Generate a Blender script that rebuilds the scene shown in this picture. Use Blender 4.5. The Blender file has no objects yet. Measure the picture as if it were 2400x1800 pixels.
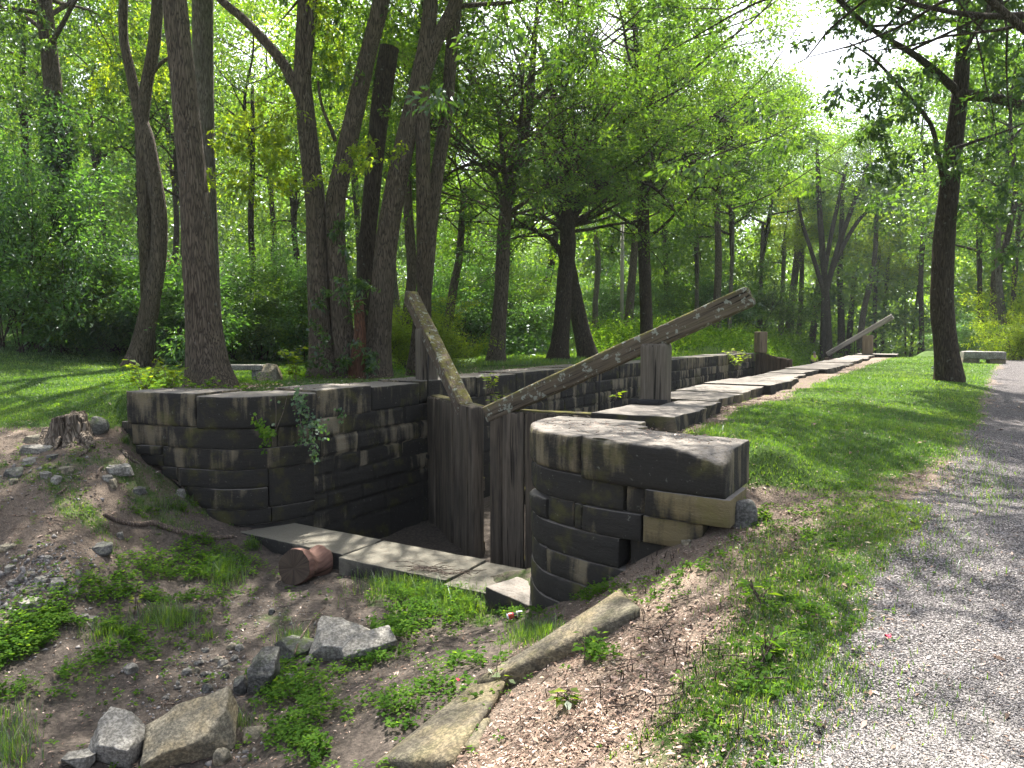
import bpy, math, random
import numpy as np
from mathutils import Vector, Matrix

random.seed(5)
rng = np.random.default_rng(11)
SC = bpy.context.scene
COL = SC.collection
PI = math.pi

# ------------------------------------------------------------------ camera model
# world: Y runs up the canal along the lock, X to its right, z = 0 at the coping level
YAW, PITCH, FPX, CAMH = math.radians(31.0), math.atan(114 / 1714), 1714.0, 0.85
CY, SY = math.cos(YAW), math.sin(YAW)


def ray(px, py):
    x, y = (px - 1200) / FPX, -(py - 900) / FPX
    fh = math.cos(PITCH) + y * math.sin(PITCH)
    vz = -math.sin(PITCH) + y * math.cos(PITCH)
    return x, fh, vz


def wpt(r, f, z):
    return np.array([r * CY - f * SY, r * SY + f * CY, z])


def atz(px, py, z):
    x, fh, vz = ray(px, py)
    t = (z - CAMH) / vz
    return wpt(x * t, fh * t, z)


def atf(px, py, f):
    x, fh, vz = ray(px, py)
    t = f / fh
    return wpt(x * t, f, CAMH + vz * t)


def fdist(p):
    return -p[0] * SY + p[1] * CY


def proj(p):
    p = np.asarray(p, float)
    r = p[..., 0] * CY + p[..., 1] * SY
    f = -p[..., 0] * SY + p[..., 1] * CY
    z = p[..., 2] - CAMH
    cz = f * math.cos(PITCH) - z * math.sin(PITCH)
    cy = f * math.sin(PITCH) + z * math.cos(PITCH)
    return 1200 + FPX * r / cz, 900 - FPX * cy / cz, cz


# ------------------------------------------------------------------ noise
def _h(i, j, k, s):
    n = (i * 374761393 + j * 668265263 + k * 2147483647 + s * 974634777) & 0xFFFFFFFF
    n = ((n ^ (n >> 13)) * 1274126177) & 0xFFFFFFFF
    n = ((n ^ (n >> 16)) * 2246822519) & 0xFFFFFFFF
    return ((n ^ (n >> 15)) & 0xFFFFFF) / float(0xFFFFFF)


def vnoise(p, seed=0):
    p = np.asarray(p, float)
    i = np.floor(p).astype(np.int64)
    f = p - i
    f = f * f * (3 - 2 * f)
    x, y, z = i[..., 0], i[..., 1], i[..., 2]
    fx, fy, fz = f[..., 0], f[..., 1], f[..., 2]
    out = 0
    for a in (0, 1):
        wx = fx if a else 1 - fx
        for b in (0, 1):
            wy = fy if b else 1 - fy
            for c in (0, 1):
                wz = fz if c else 1 - fz
                out = out + wx * wy * wz * _h(x + a, y + b, z + c, seed)
    return out * 2 - 1


def fbm(p, octv=3, seed=0):
    p = np.asarray(p, float)
    s, a, o = 0, 1.0, 0
    for k in range(octv):
        o = o + a * vnoise(p * (2 ** k), seed + k * 17)
        s += a
        a *= 0.5
    return o / s


def n2(x, y, sc, octv=3, seed=0):
    return fbm(np.stack([x * sc, y * sc, np.zeros_like(x)], -1), octv, seed)


def sstep(a, b, x):
    t = np.clip((x - a) / (b - a), 0, 1)
    return t * t * (3 - 2 * t)


# ------------------------------------------------------------------ objects
def build_mesh(name, v, faces, attrs=None, smooth=True):
    """faces: an (n,k) int array or a list of such arrays"""
    me = bpy.data.meshes.new(name)
    v = np.ascontiguousarray(v, np.float32)
    me.vertices.add(len(v))
    me.vertices.foreach_set('co', v.ravel())
    fl = faces if isinstance(faces, list) else [faces]
    fl = [np.asarray(f, np.int32) for f in fl if len(f)]
    loops = np.concatenate([f.ravel() for f in fl])
    cnt = np.concatenate([np.full(len(f), f.shape[1], np.int32) for f in fl])
    me.loops.add(len(loops))
    me.loops.foreach_set('vertex_index', loops)
    me.polygons.add(len(cnt))
    me.polygons.foreach_set('loop_start', np.concatenate([[0], np.cumsum(cnt)[:-1]]).astype(np.int32))
    me.update(calc_edges=True)
    if smooth:
        me.polygons.foreach_set('use_smooth', np.ones(len(cnt), bool))
    for k, a in (attrs or {}).items():
        a = np.asarray(a, np.float32)
        if a.ndim == 1:
            at = me.attributes.new(k, 'FLOAT', 'POINT')
            at.data.foreach_set('value', a)
        else:
            at = me.attributes.new(k, 'FLOAT_VECTOR', 'POINT')
            at.data.foreach_set('vector', np.ascontiguousarray(a).ravel())
    return me


def link(name, me, mat, parent=None, loc=None):
    o = bpy.data.objects.new(name, me)
    COL.objects.link(o)
    if mat is not None and me is not None and not me.materials:
        me.materials.append(mat)
    if parent is not None:
        o.parent = parent
    if loc is not None:
        o.location = loc
    return o


def tag(o, label=None, cat=None, group=None, kind=None):
    if label:
        o['label'] = label
    if cat:
        o['category'] = cat
    if group:
        o['group'] = group
    if kind:
        o['kind'] = kind
    return o


def thing(name, label, cat, loc, group=None):
    o = bpy.data.objects.new(name, None)
    o.empty_display_size = 0.1
    COL.objects.link(o)
    o.location = [float(c) for c in loc]
    return tag(o, label, cat, group)


def part(name, v, faces, mat, parent, attrs=None, smooth=True, label=None, base=None):
    """v in world coordinates; parent an Empty (or a part, then base = the thing's location)"""
    b = np.array(base if base is not None else parent.location, float)
    o = link(name, build_mesh(name, np.asarray(v) - b, faces, attrs, smooth), mat, parent)
    if label:
        o['label'] = label
    return o


def solid(name, v, faces, mat, loc, attrs=None, smooth=True):
    loc = np.array(loc, float)
    return link(name, build_mesh(name, np.asarray(v) - loc, faces, attrs, smooth), mat, None, loc)


def join(*ms):
    """join (v, faces) or (v, faces, attrs) tuples"""
    V, F, A, n = [], {}, {}, 0
    for m in ms:
        v, f = m[0], m[1]
        for ff in (f if isinstance(f, list) else [f]):
            ff = np.asarray(ff)
            if len(ff):
                F.setdefault(ff.shape[1], []).append(ff + n)
        if len(m) > 2:
            for k, a in m[2].items():
                A.setdefault(k, []).append(a)
        V.append(v)
        n += len(v)
    fs = [np.concatenate(x) for x in F.values()]
    return np.concatenate(V), fs, {k: np.concatenate(a) for k, a in A.items()}


# ------------------------------------------------------------------ shapes
def lattice(xs, ys, zs):
    """surface of a box lattice: verts, quads"""
    nx, ny, nz = len(xs), len(ys), len(zs)
    ids = np.arange(nx * ny * nz).reshape(nx, ny, nz)
    F = []

    def add(g, flip):
        q = np.stack([g[:-1, :-1], g[1:, :-1], g[1:, 1:], g[:-1, 1:]], -1).reshape(-1, 4)
        F.append(q[:, ::-1] if flip else q)
    add(ids[:, :, 0], True)
    add(ids[:, :, -1], False)
    add(ids[:, 0, :], False)
    add(ids[:, -1, :], True)
    add(ids[0, :, :], True)
    add(ids[-1, :, :], False)
    F = np.concatenate(F)
    u, inv = np.unique(F, return_inverse=True)
    X, Y, Z = np.meshgrid(xs, ys, zs, indexing='ij')
    V = np.stack([X, Y, Z], -1).reshape(-1, 3)[u]
    return V, inv.reshape(-1, 4)


def axis(L, r, step):
    h = L / 2
    r = min(r, h * 0.45)
    n = max(1, int(round((L - 2 * r) / step)))
    mid = np.linspace(-h + r, h - r, n + 1)
    return np.concatenate([[-h, -h + r * 0.3], mid, [h - r * 0.3, h]])


def rbox(L, W, T, r=0.02, step=0.06, steps=None):
    """box centred on the origin with rounded edges"""
    sx, sy, sz = steps or (step, step, step)
    V, F = lattice(axis(L, r, sx), axis(W, r, sy), axis(T, r, sz))
    hh = np.array([L, W, T]) / 2
    rr = np.minimum(r, hh * 0.9)
    inner = np.clip(V, -(hh - rr), hh - rr)
    d = V - inner
    n = np.linalg.norm(d / rr, axis=1)
    ok = n > 1e-6
    V = V.copy()
    V[ok] = inner[ok] + d[ok] / n[ok, None]
    return V, F


def roughen(V, amp, sc, seed, octv=3):
    """push along three noises"""
    off = np.stack([fbm(V * sc + 31.7 * k, octv, seed + k) for k in range(3)], -1)
    return V + off * amp


def cr(pts, n):
    """Catmull-Rom through the rows of pts, n samples a span"""
    P = np.asarray(pts, float)
    P = np.concatenate([[2 * P[0] - P[1]], P, [2 * P[-1] - P[-2]]])
    out = []
    for i in range(1, len(P) - 2):
        t = np.linspace(0, 1, n, endpoint=False)[:, None]
        a, b, c, d = P[i - 1], P[i], P[i + 1], P[i + 2]
        out.append(0.5 * (2 * b + (c - a) * t + (2 * a - 5 * b + 4 * c - d) * t ** 2 + (3 * b - a - 3 * c + d) * t ** 3))
    out.append(P[-2][None])
    return np.concatenate(out)


def tube(pts, rad, seg=10, rough=0.0, rsc=3.0, seed=0, cap=True, ridges=0.0, nrid=14):
    P = np.asarray(pts, float)
    R = np.asarray(rad, float)
    n = len(P)
    T = np.gradient(P, axis=0)
    T /= np.linalg.norm(T, axis=1)[:, None] + 1e-9
    up = np.array([1.0, 0.0, 0.0]) if abs(T[0][2]) > 0.7 else np.array([0, 0, 1.0])
    N = np.zeros_like(P)
    for i in range(n):
        u = up - T[i] * (up @ T[i])
        u /= np.linalg.norm(u) + 1e-9
        N[i] = u
        up = u
    B = np.cross(T, N)
    a = np.linspace(0, 2 * PI, seg, endpoint=False)
    ca, sa = np.cos(a), np.sin(a)
    D = N[:, None, :] * ca[None, :, None] + B[:, None, :] * sa[None, :, None]
    r = R[:, None] * np.ones(seg)[None]
    L = np.concatenate([[0], np.cumsum(np.linalg.norm(np.diff(P, axis=0), axis=1))])
    if rough or ridges:
        q = np.stack([np.broadcast_to(ca, r.shape) * rsc, np.broadcast_to(sa, r.shape) * rsc, np.broadcast_to(L[:, None] * 1.2, r.shape)], -1)
        r = r * (1 + rough * fbm(q, 2, seed))
        if ridges:
            q = np.stack([np.broadcast_to(ca, r.shape) * nrid / 2, np.broadcast_to(sa, r.shape) * nrid / 2, np.broadcast_to(L[:, None] * 1.6, r.shape)], -1)
            r = r * (1 - ridges * np.abs(fbm(q, 2, seed + 5)) * 2)
    V = (P[:, None, :] + D * r[..., None]).reshape(-1, 3)
    i = np.arange(n - 1)[:, None] * seg
    j = np.arange(seg)[None]
    j2 = (j + 1) % seg
    F = np.stack([i + j, i + j2, i + seg + j2, i + seg + j], -1).reshape(-1, 4)
    suv = np.stack([np.broadcast_to(a * 1.0, r.shape) * R[:, None], np.broadcast_to(L[:, None], r.shape), np.zeros_like(r)], -1).reshape(-1, 3)
    if cap:
        V = np.concatenate([V, P[:1], P[-1:]])
        c0, c1 = n * seg, n * seg + 1
        jj = np.arange(seg)
        F3 = np.concatenate([np.stack([np.full(seg, c0), (jj + 1) % seg, jj], -1), np.stack([np.full(seg, c1), (n - 1) * seg + jj, (n - 1) * seg + (jj + 1) % seg], -1)])
        suv = np.concatenate([suv, np.zeros((2, 3))])
        return V, [F, F3], {'suv': suv}
    return V, [F], {'suv': suv}


def place(V, loc, x=None, z=None):
    """rotate local verts so that local X runs along x and local Z near z, then move"""
    X = np.array(x if x is not None else (1, 0, 0), float)
    X /= np.linalg.norm(X)
    Z = np.array(z if z is not None else (0, 0, 1), float)
    Z -= X * (X @ Z)
    Z /= np.linalg.norm(Z)
    Y = np.cross(Z, X)
    return V @ np.stack([X, Y, Z]) + np.array(loc)


def rock(size, seed, cuts=9, rough=0.05, flat=False, res=14, pw=4.0):
    """an angular stone, local, sitting about the origin"""
    rg = np.random.default_rng(seed)
    g = np.linspace(-1, 1, res)
    V, F = lattice(g, g, g)
    n = (np.abs(V) ** pw).sum(1) ** (1 / pw)
    V = V / n[:, None]
    for _ in range(cuts):
        d = rg.normal(size=3)
        if flat:
            d[2] *= 0.35
        d /= np.linalg.norm(d)
        k = rg.uniform(0.62, 0.92)
        s = V @ d - k
        m = s > 0
        V[m] -= d * s[m][:, None]
    if flat:
        V[:, 2] = np.clip(V[:, 2], -0.7, 0.62 + 0.12 * vnoise(V * 1.3, seed))
    V = V * np.array(size) / 2
    sc = 1.0 / max(size)
    V = V + np.stack([fbm(V * sc * 3.5 + 9 * k, 4, seed + k) for k in range(3)], -1) * rough * min(size)
    return V, F
# ------------------------------------------------------------------ materials
class NT:
    def __init__(s, name):
        s.m = bpy.data.materials.new(name)
        s.m.use_nodes = True
        s.t = s.m.node_tree
        s.t.nodes.clear()
        s.out = s.t.nodes.new('ShaderNodeOutputMaterial')

    def n(s, kind, **kw):
        nd = s.t.nodes.new('ShaderNode' + kind)
        for k, v in kw.items():
            if k.startswith('_'):
                setattr(nd, k[1:], v)
            else:
                s.set(nd, k, v)
        return nd

    def set(s, nd, k, v):
        sock = nd.inputs[int(k[1:])] if (k[0] == 'i' and k[1:].isdigit()) else nd.inputs[k.replace('_', ' ')]
        if hasattr(v, 'is_output') or isinstance(v, bpy.types.NodeSocket):
            s.t.links.new(v, sock)
        elif isinstance(v, bpy.types.Node):
            s.t.links.new(v.outputs[0], sock)
        else:
            if isinstance(v, (tuple, list)) and len(v) == 3 and sock.type == 'RGBA':
                v = (*v, 1)
            sock.default_value = v

    def attr(s, nm, out=None):
        a = s.n('Attribute', _attribute_name=nm)
        return a.outputs[out or 'Fac']

    def vec(s, nm):
        return s.attr(nm, 'Vector')

    def map(s, v, scale):
        m = s.n('Mapping')
        s.set(m, 'Vector', v)
        m.inputs['Scale'].default_value = scale
        return m.outputs[0]

    def noise(s, v, scale, detail=3, rough=0.55, dist=0.0):
        nd = s.n('TexNoise', Scale=scale, Detail=detail, Roughness=rough, Distortion=dist)
        s.set(nd, 'Vector', v)
        return nd.outputs['Fac']

    def ramp(s, fac, stops, interp='LINEAR'):
        r = s.n('ValToRGB')
        r.color_ramp.interpolation = interp
        e = r.color_ramp.elements
        while len(e) < len(stops):
            e.new(0.5)
        for el, (p, c) in zip(e, stops):
            el.position = p
            el.color = (c, c, c, 1) if isinstance(c, (int, float)) else (*c, 1)
        s.set(r, 'i0', fac)
        return r.outputs[0]

    def mix(s, fac, a, b, mode='MIX'):
        m = s.n('MixRGB', _blend_type=mode)
        s.set(m, 'i0', fac)
        s.set(m, 'i1', a)
        s.set(m, 'i2', b)
        return m.outputs[0]

    def math(s, op, a, b=0.0, clamp=False):
        m = s.n('Math', _operation=op, _use_clamp=clamp)
        s.set(m, 'i0', a)
        s.set(m, 'i1', b)
        return m.outputs[0]

    def bump(s, h, strength=0.5, dist=0.02, normal=None):
        b = s.n('Bump', Strength=strength, Distance=dist)
        s.set(b, 'Height', h)
        if normal is not None:
            s.set(b, 'Normal', normal)
        return b.outputs[0]

    def pbr(s, color, rough=0.85, normal=None, spec=0.3):
        p = s.n('BsdfPrincipled')
        s.set(p, 'Base Color', color)
        s.set(p, 'Roughness', rough)
        s.set(p, 'Specular IOR Level', spec)
        if normal is not None:
            s.set(p, 'Normal', normal)
        s.t.links.new(p.outputs[0], s.out.inputs[0])
        return s.m

    def obj(s):
        return s.n('TexCoord').outputs['Object']

    def pos(s):
        return s.n('NewGeometry').outputs['Position']

    def upness(s):
        g = s.n('NewGeometry')
        sp = s.n('SeparateXYZ')
        s.set(sp, 'i0', g.outputs['Normal'])
        return sp.outputs['Z']


def mat_stone(name, tan=(0.185, 0.145, 0.080), grey=(0.115, 0.105, 0.085), black=(0.0125, 0.0122, 0.012), stain=0.5, top=(0.21, 0.192, 0.17), mossy=0.25):
    t = NT(name)
    p = t.vec('suv')
    pw = t.pos()
    blk = t.attr('rnd')
    fine = t.noise(p, 45, 4, 0.7)
    med = t.noise(p, 6, 4, 0.6)
    body = t.mix(med, tan, grey)
    body = t.mix(t.math('MULTIPLY', blk, 0.6), body, t.mix(0.5, body, (0.17, 0.145, 0.095)))
    # black crust running down in vertical streaks
    st = t.noise(t.map(p, (5.0, 0.55, 1.0)), 1.0, 4, 0.62)
    st2 = t.noise(t.map(p, (1.6, 1.1, 1.0)), 1.3, 3, 0.6)
    sm = t.math('ADD', t.math('MULTIPLY', st, 0.62), t.math('MULTIPLY', st2, 0.48))
    sm = t.math('ADD', sm, t.math('MULTIPLY', t.math('SUBTRACT', blk, 0.5), 0.17))
    sz = t.n('SeparateXYZ')
    t.set(sz, 'i0', pw)
    sm = t.math('ADD', sm, t.ramp(t.math('MULTIPLY', sz.outputs['Z'], -0.5), [(0.1, 0), (0.8, 0.13)]))
    sm = t.math('ADD', sm, t.math('MULTIPLY', t.math('SUBTRACT', fine, 0.5), 0.12))
    mask = t.ramp(sm, [(0.56 - 0.22 * stain, 0), (0.67 - 0.22 * stain, 0.95)])
    col = t.mix(mask, body, t.mix(t.math('MULTIPLY', fine, 0.35), black, (0.06, 0.058, 0.055)))
    # yellow-green film and pale lichen
    gr = t.ramp(t.noise(p, 2.3, 4, 0.65), [(0.54, 0), (0.66, mossy)])
    col = t.mix(gr, col, (0.10, 0.095, 0.022))
    li = t.ramp(t.noise(pw, 19, 3, 0.6), [(0.66, 0), (0.72, 0.55)])
    col = t.mix(t.math('MULTIPLY', li, 0.5), col, (0.27, 0.27, 0.24))
    # worn tops, bare of crust, with dust and crumbs
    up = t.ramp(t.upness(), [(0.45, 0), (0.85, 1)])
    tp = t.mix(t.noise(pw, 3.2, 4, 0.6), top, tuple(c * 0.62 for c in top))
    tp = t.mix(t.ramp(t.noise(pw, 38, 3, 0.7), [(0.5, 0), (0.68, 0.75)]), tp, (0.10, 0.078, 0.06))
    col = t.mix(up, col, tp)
    h = t.math('ADD', t.math('MULTIPLY', t.noise(t.map(p, (0.6, 2.6, 1)), 9, 5, 0.7), 1.0), t.math('MULTIPLY', fine, 0.5))
    return t.pbr(col, 0.93, t.bump(h, 0.55, 0.03), 0.15)


def mat_rock(name, a=(0.33, 0.315, 0.28), b=(0.16, 0.15, 0.13), moss=0.0, warm=0.0):
    t = NT(name)
    p = t.obj()
    n1 = t.noise(p, 5, 5, 0.65)
    col = t.mix(t.ramp(n1, [(0.35, 0), (0.65, 1)]), b, a)
    if warm:
        col = t.mix(t.ramp(t.noise(p, 3, 3), [(0.45, 0), (0.6, warm)]), col, (0.30, 0.22, 0.10))
    col = t.mix(t.ramp(t.noise(p, 40, 3, 0.7), [(0.42, 0.65), (0.6, 0)]), col, tuple(c * 0.4 for c in b))
    if moss:
        u = t.math('MULTIPLY', t.ramp(t.upness(), [(0.2, 0), (0.7, 1)]), t.ramp(t.noise(p, 7, 4, 0.7), [(0.45, 0), (0.6, moss)]))
        col = t.mix(u, col, (0.075, 0.10, 0.03))
    h = t.math('ADD', t.noise(t.map(p, (1, 1, 3.5)), 7, 6, 0.7), t.math('MULTIPLY', t.noise(p, 55, 3), 0.35))
    return t.pbr(col, 0.92, t.bump(h, 0.7, 0.03), 0.2)


def mat_wood(name, a=(0.155, 0.135, 0.11), b=(0.05, 0.042, 0.034), moss=0.0, lichen=0.0, sc=1.0, black=0.0):
    t = NT(name)
    p = t.vec('suv')      # y along the grain
    g = t.noise(t.map(p, (55 * sc, 2.2, 55 * sc)), 1.0, 4, 0.65)
    g2 = t.noise(t.map(p, (14 * sc, 0.9, 14 * sc)), 1.0, 3, 0.6)
    f = t.math('ADD', t.math('MULTIPLY', g, 0.6), t.math('MULTIPLY', g2, 0.45))
    col = t.ramp(f, [(0.36, b), (0.5, tuple((x + y) / 2 for x, y in zip(a, b))), (0.68, a)])
    col = t.mix(t.math('MULTIPLY', t.attr('rnd'), 0.5), col, t.mix(1.0, col, (0.62, 0.58, 0.52), 'MULTIPLY'))
    if black:
        col = t.mix(t.ramp(t.noise(t.map(p, (5, 1.0, 5)), 1.2, 3), [(0.45, 0), (0.62, black)]), col, (0.018, 0.017, 0.016))
    crack = t.ramp(t.noise(t.map(p, (38 * sc, 0.8, 38 * sc)), 1.0, 2, 0.5), [(0.30, 1), (0.37, 0)])
    col = t.mix(crack, col, (0.012, 0.010, 0.008))
    h = t.math('SUBTRACT', f, t.math('MULTIPLY', crack, 0.8))
    if moss:
        pw = t.pos()
        u = t.ramp(t.upness(), [(-0.35, 0), (0.6, 1)])
        m = t.math('MULTIPLY', u, t.ramp(t.noise(pw, 7.5, 6, 0.75), [(0.42, 0), (0.56, moss)]))
        mc = t.mix(t.noise(pw, 22, 4, 0.7), (0.04, 0.044, 0.012), (0.21, 0.185, 0.035))
        col = t.mix(m, col, mc)
        h = t.math('ADD', h, t.math('MULTIPLY', t.math('MULTIPLY', m, t.noise(pw, 60, 4, 0.7)), 1.6))
    if lichen:
        li = t.ramp(t.noise(t.pos(), 11, 4, 0.65), [(0.57, 0), (0.61, lichen)])
        col = t.mix(li, col, (0.25, 0.265, 0.215))
    return t.pbr(col, 0.9, t.bump(h, 0.6, 0.02), 0.2)


def mat_bark(name, a=(0.150, 0.120, 0.090), b=(0.028, 0.022, 0.017), sc=1.35, moss=0.0):
    t = NT(name)
    p = t.map(t.obj(), (1, 1, 0.11))
    v = t.n('TexVoronoi', Scale=26 * sc, _feature='DISTANCE_TO_EDGE')
    t.set(v, 'Vector', t.mix(0.12, p, t.n('TexNoise', Scale=9 * sc, Vector=p).outputs['Color'], 'ADD'))
    e = t.ramp(v.outputs[0], [(0.0, 0), (0.22, 1)])
    n1 = t.noise(p, 34 * sc, 4, 0.7)
    f = t.math('ADD', t.math('MULTIPLY', e, 0.55), t.math('MULTIPLY', n1, 0.5))
    col = t.ramp(f, [(0.2, b), (0.85, a)])
    col = t.mix(t.ramp(t.noise(t.obj(), 1.7, 3), [(0.45, 0), (0.7, 0.45)]), col, tuple(c * 0.55 for c in a))
    if moss:
        col = t.mix(t.ramp(t.noise(t.obj(), 2.2, 4, 0.7), [(0.48, 0), (0.62, moss)]), col, (0.05, 0.06, 0.028))
    li = t.ramp(t.noise(t.obj(), 9, 4, 0.6), [(0.64, 0), (0.70, 0.5)])
    col = t.mix(li, col, (0.17, 0.175, 0.15))
    return t.pbr(col, 0.92, t.bump(f, 0.9, 0.035), 0.12)


def mat_leaf(name, dark, mid, light, trans=0.5, tcol=None, gloss=0.05, rough=0.42):
    t = NT(name)
    r = t.attr('rnd')
    col = t.ramp(r, [(0.0, dark), (0.55, mid), (1.0, light)])
    tc = t.mix(1.0, col, tcol or (3.6, 3.3, 0.8), 'MULTIPLY')
    d = t.n('BsdfDiffuse')
    t.set(d, 'Color', col)
    tr = t.n('BsdfTranslucent')
    t.set(tr, 'Color', tc)
    mx = t.n('MixShader')
    mx.inputs[0].default_value = trans
    t.t.links.new(d.outputs[0], mx.inputs[1])
    t.t.links.new(tr.outputs[0], mx.inputs[2])
    g = t.n('BsdfGlossy', Roughness=rough)
    g.inputs['Color'].default_value = (0.9, 0.95, 1.0, 1)
    m2 = t.n('MixShader')
    m2.inputs[0].default_value = gloss
    t.t.links.new(mx.outputs[0], m2.inputs[1])
    t.t.links.new(g.outputs[0], m2.inputs[2])
    t.t.links.new(m2.outputs[0], t.out.inputs[0])
    return t.m


def mat_plain(name, col, rough=0.6, var=0.3, sc=20, metal=0.0):
    t = NT(name)
    c = t.mix(t.noise(t.obj(), sc, 3), tuple(x * (1 - var) for x in col), col)
    m = t.pbr(c, rough)
    m.node_tree.nodes['Principled BSDF'].inputs['Metallic'].default_value = metal
    return m


def mat_ground():
    t = NT('earth_grass_and_gravel')
    p = t.pos()
    # bare earth: dark loam, with paler dry duff where the attribute says so
    n1 = t.noise(p, 1.7, 5, 0.62)
    n2_ = t.noise(p, 24, 5, 0.72)
    n3 = t.noise(p, 95, 3, 0.7)
    loam = t.mix(t.ramp(n2_, [(0.35, 0), (0.68, 1)]), (0.040, 0.033, 0.028), (0.105, 0.088, 0.074))
    duff = t.mix(t.ramp(n3, [(0.36, 0), (0.62, 1)]), (0.080, 0.058, 0.043), (0.31, 0.245, 0.19))
    duff = t.mix(t.ramp(n1, [(0.4, 0), (0.65, 0.6)]), duff, (0.13, 0.096, 0.07))
    df = t.math('ADD', t.attr('duff'), t.math('MULTIPLY', t.math('SUBTRACT', n2_, 0.5), 0.9), True)
    earth = t.mix(df, loam, duff)
    # crushed stone path
    v = t.n('TexVoronoi', Scale=85.0)
    t.set(v, 'Vector', p)
    bw = t.n('RGBToBW')
    t.set(bw, 'i0', v.outputs['Color'])
    gr = t.ramp(bw.outputs[0], [(0.12, (0.04, 0.037, 0.037)), (0.45, (0.165, 0.15, 0.15)), (0.85, (0.31, 0.285, 0.285))])
    gr = t.mix(t.ramp(v.outputs['Distance'], [(0.30, 0), (0.62, 0.85)]), gr, (0.035, 0.032, 0.03))
    gm = t.math('ADD', t.attr('gravel'), t.math('MULTIPLY', t.math('SUBTRACT', t.noise(p, 9, 5, 0.7), 0.5), 1.1))
    gm = t.ramp(gm, [(0.42, 0), (0.58, 1)])
    col = t.mix(gm, earth, gr)
    # turf under the blades
    ga = t.mix(t.noise(p, 60, 4, 0.7), (0.022, 0.045, 0.010), (0.075, 0.125, 0.025))
    am = t.math('ADD', t.attr('grass'), t.math('MULTIPLY', t.math('SUBTRACT', t.noise(p, 5, 5, 0.72), 0.5), 0.9))
    am = t.ramp(am, [(0.40, 0), (0.62, 1)])
    col = t.mix(am, col, ga)
    h = t.math('ADD', t.math('MULTIPLY', n2_, 1.0), t.math('MULTIPLY', n3, 0.6))
    h = t.math('ADD', h, t.math('MULTIPLY', t.math('MULTIPLY', gm, t.math('SUBTRACT', 0.6, v.outputs['Distance'])), 0.8))
    return t.pbr(col, 0.95, t.bump(h, 0.8, 0.025), 0.12)


M = {}
M['ground'] = mat_ground()
M['stone'] = mat_stone('sandstone_block', stain=0.5, mossy=.4)
M['stone_ochre'] = mat_stone('sandstone_ochre_block', tan=(0.165, 0.128, 0.062), grey=(0.11, 0.092, 0.055), stain=.30, mossy=.5)
M['stone_inner'] = mat_stone('sandstone_chamber', tan=(0.22, 0.175, 0.105), grey=(0.15, 0.14, 0.115), stain=0.42, mossy=0.35)
M['stone_pale'] = mat_stone('sandstone_sill', tan=(0.15, 0.138, 0.105), grey=(0.12, 0.115, 0.10), stain=-0.25, top=(0.165, 0.155, 0.125), mossy=0.1)
M['rock'] = mat_rock('grey_fieldstone')
M['rock_tan'] = mat_rock('tan_sandstone_rubble', (0.33, 0.29, 0.21), (0.16, 0.145, 0.11), warm=0.4)
M['rock_dark'] = mat_rock('damp_grey_stone', (0.19, 0.185, 0.17), (0.075, 0.073, 0.068), moss=0.3)
M['rock_moss'] = mat_rock('mossy_grey_stone', (0.17, 0.17, 0.15), (0.08, 0.08, 0.07), moss=0.9)
M['slab'] = mat_rock('lichened_slab_stone', (0.20, 0.175, 0.125), (0.10, 0.088, 0.066), moss=0.15, warm=0.3)
M['plank'] = mat_wood('weathered_gate_planks', (0.140, 0.116, 0.088), (0.036, 0.029, 0.022), black=0.45)
M['post'] = mat_wood('weathered_post', (0.150, 0.128, 0.10), (0.045, 0.037, 0.029))
M['beam'] = mat_wood('mossy_balance_beam', (0.145, 0.116, 0.082), (0.042, 0.033, 0.023), moss=0.95, lichen=0.8)
M['beam_end'] = mat_wood('reddish_old_beam', (0.155, 0.118, 0.088), (0.048, 0.036, 0.027), moss=0.85, lichen=0.8)
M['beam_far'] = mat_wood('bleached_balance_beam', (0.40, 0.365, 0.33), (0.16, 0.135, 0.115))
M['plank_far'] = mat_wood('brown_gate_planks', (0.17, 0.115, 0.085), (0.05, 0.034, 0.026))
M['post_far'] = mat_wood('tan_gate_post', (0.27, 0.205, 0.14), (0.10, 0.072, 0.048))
M['rail_moss'] = mat_wood('mossy_top_rail', (0.13, 0.112, 0.085), (0.045, 0.037, 0.03), moss=0.95)
M['iron'] = mat_plain('rusty_black_iron', (0.022, 0.020, 0.019), 0.6)
M['bark'] = mat_bark('brown_furrowed_bark')
M['bark_dark'] = mat_bark('dark_bark', (0.085, 0.066, 0.05), (0.022, 0.018, 0.014))
M['bark_grey'] = mat_bark('grey_bark', (0.20, 0.175, 0.145), (0.06, 0.05, 0.042), moss=0.4)
M['bark_red'] = mat_bark('reddish_rotten_bark', (0.17, 0.085, 0.055), (0.045, 0.024, 0.017))
M['cut_wood'] = mat_wood('cut_log_end', (0.10, 0.075, 0.055), (0.03, 0.022, 0.018))
M['log_red'] = mat_wood('bare_reddish_log', (0.20, 0.115, 0.09), (0.07, 0.038, 0.030), sc=.5)
M['branch'] = mat_bark('dry_branch', (0.20, 0.155, 0.125), (0.09, 0.068, 0.055))
M['stump'] = mat_bark('weathered_stump_wood', (0.20, 0.165, 0.13), (0.035, 0.027, 0.02), 0.8)
M['leaf_mid'] = mat_leaf('leaf_green', (0.014, 0.040, 0.008), (0.040, 0.086, 0.013), (0.088, 0.145, 0.018), gloss=.035)
M['leaf_dark'] = mat_leaf('leaf_dark_green', (0.012, 0.034, 0.010), (0.028, 0.062, 0.016), (0.055, 0.105, 0.022), 0.42)
M['leaf_lime'] = mat_leaf('leaf_yellow_green', (0.05, 0.085, 0.012), (0.095, 0.145, 0.018), (0.14, 0.185, 0.024), 0.55, gloss=0.02)
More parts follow.
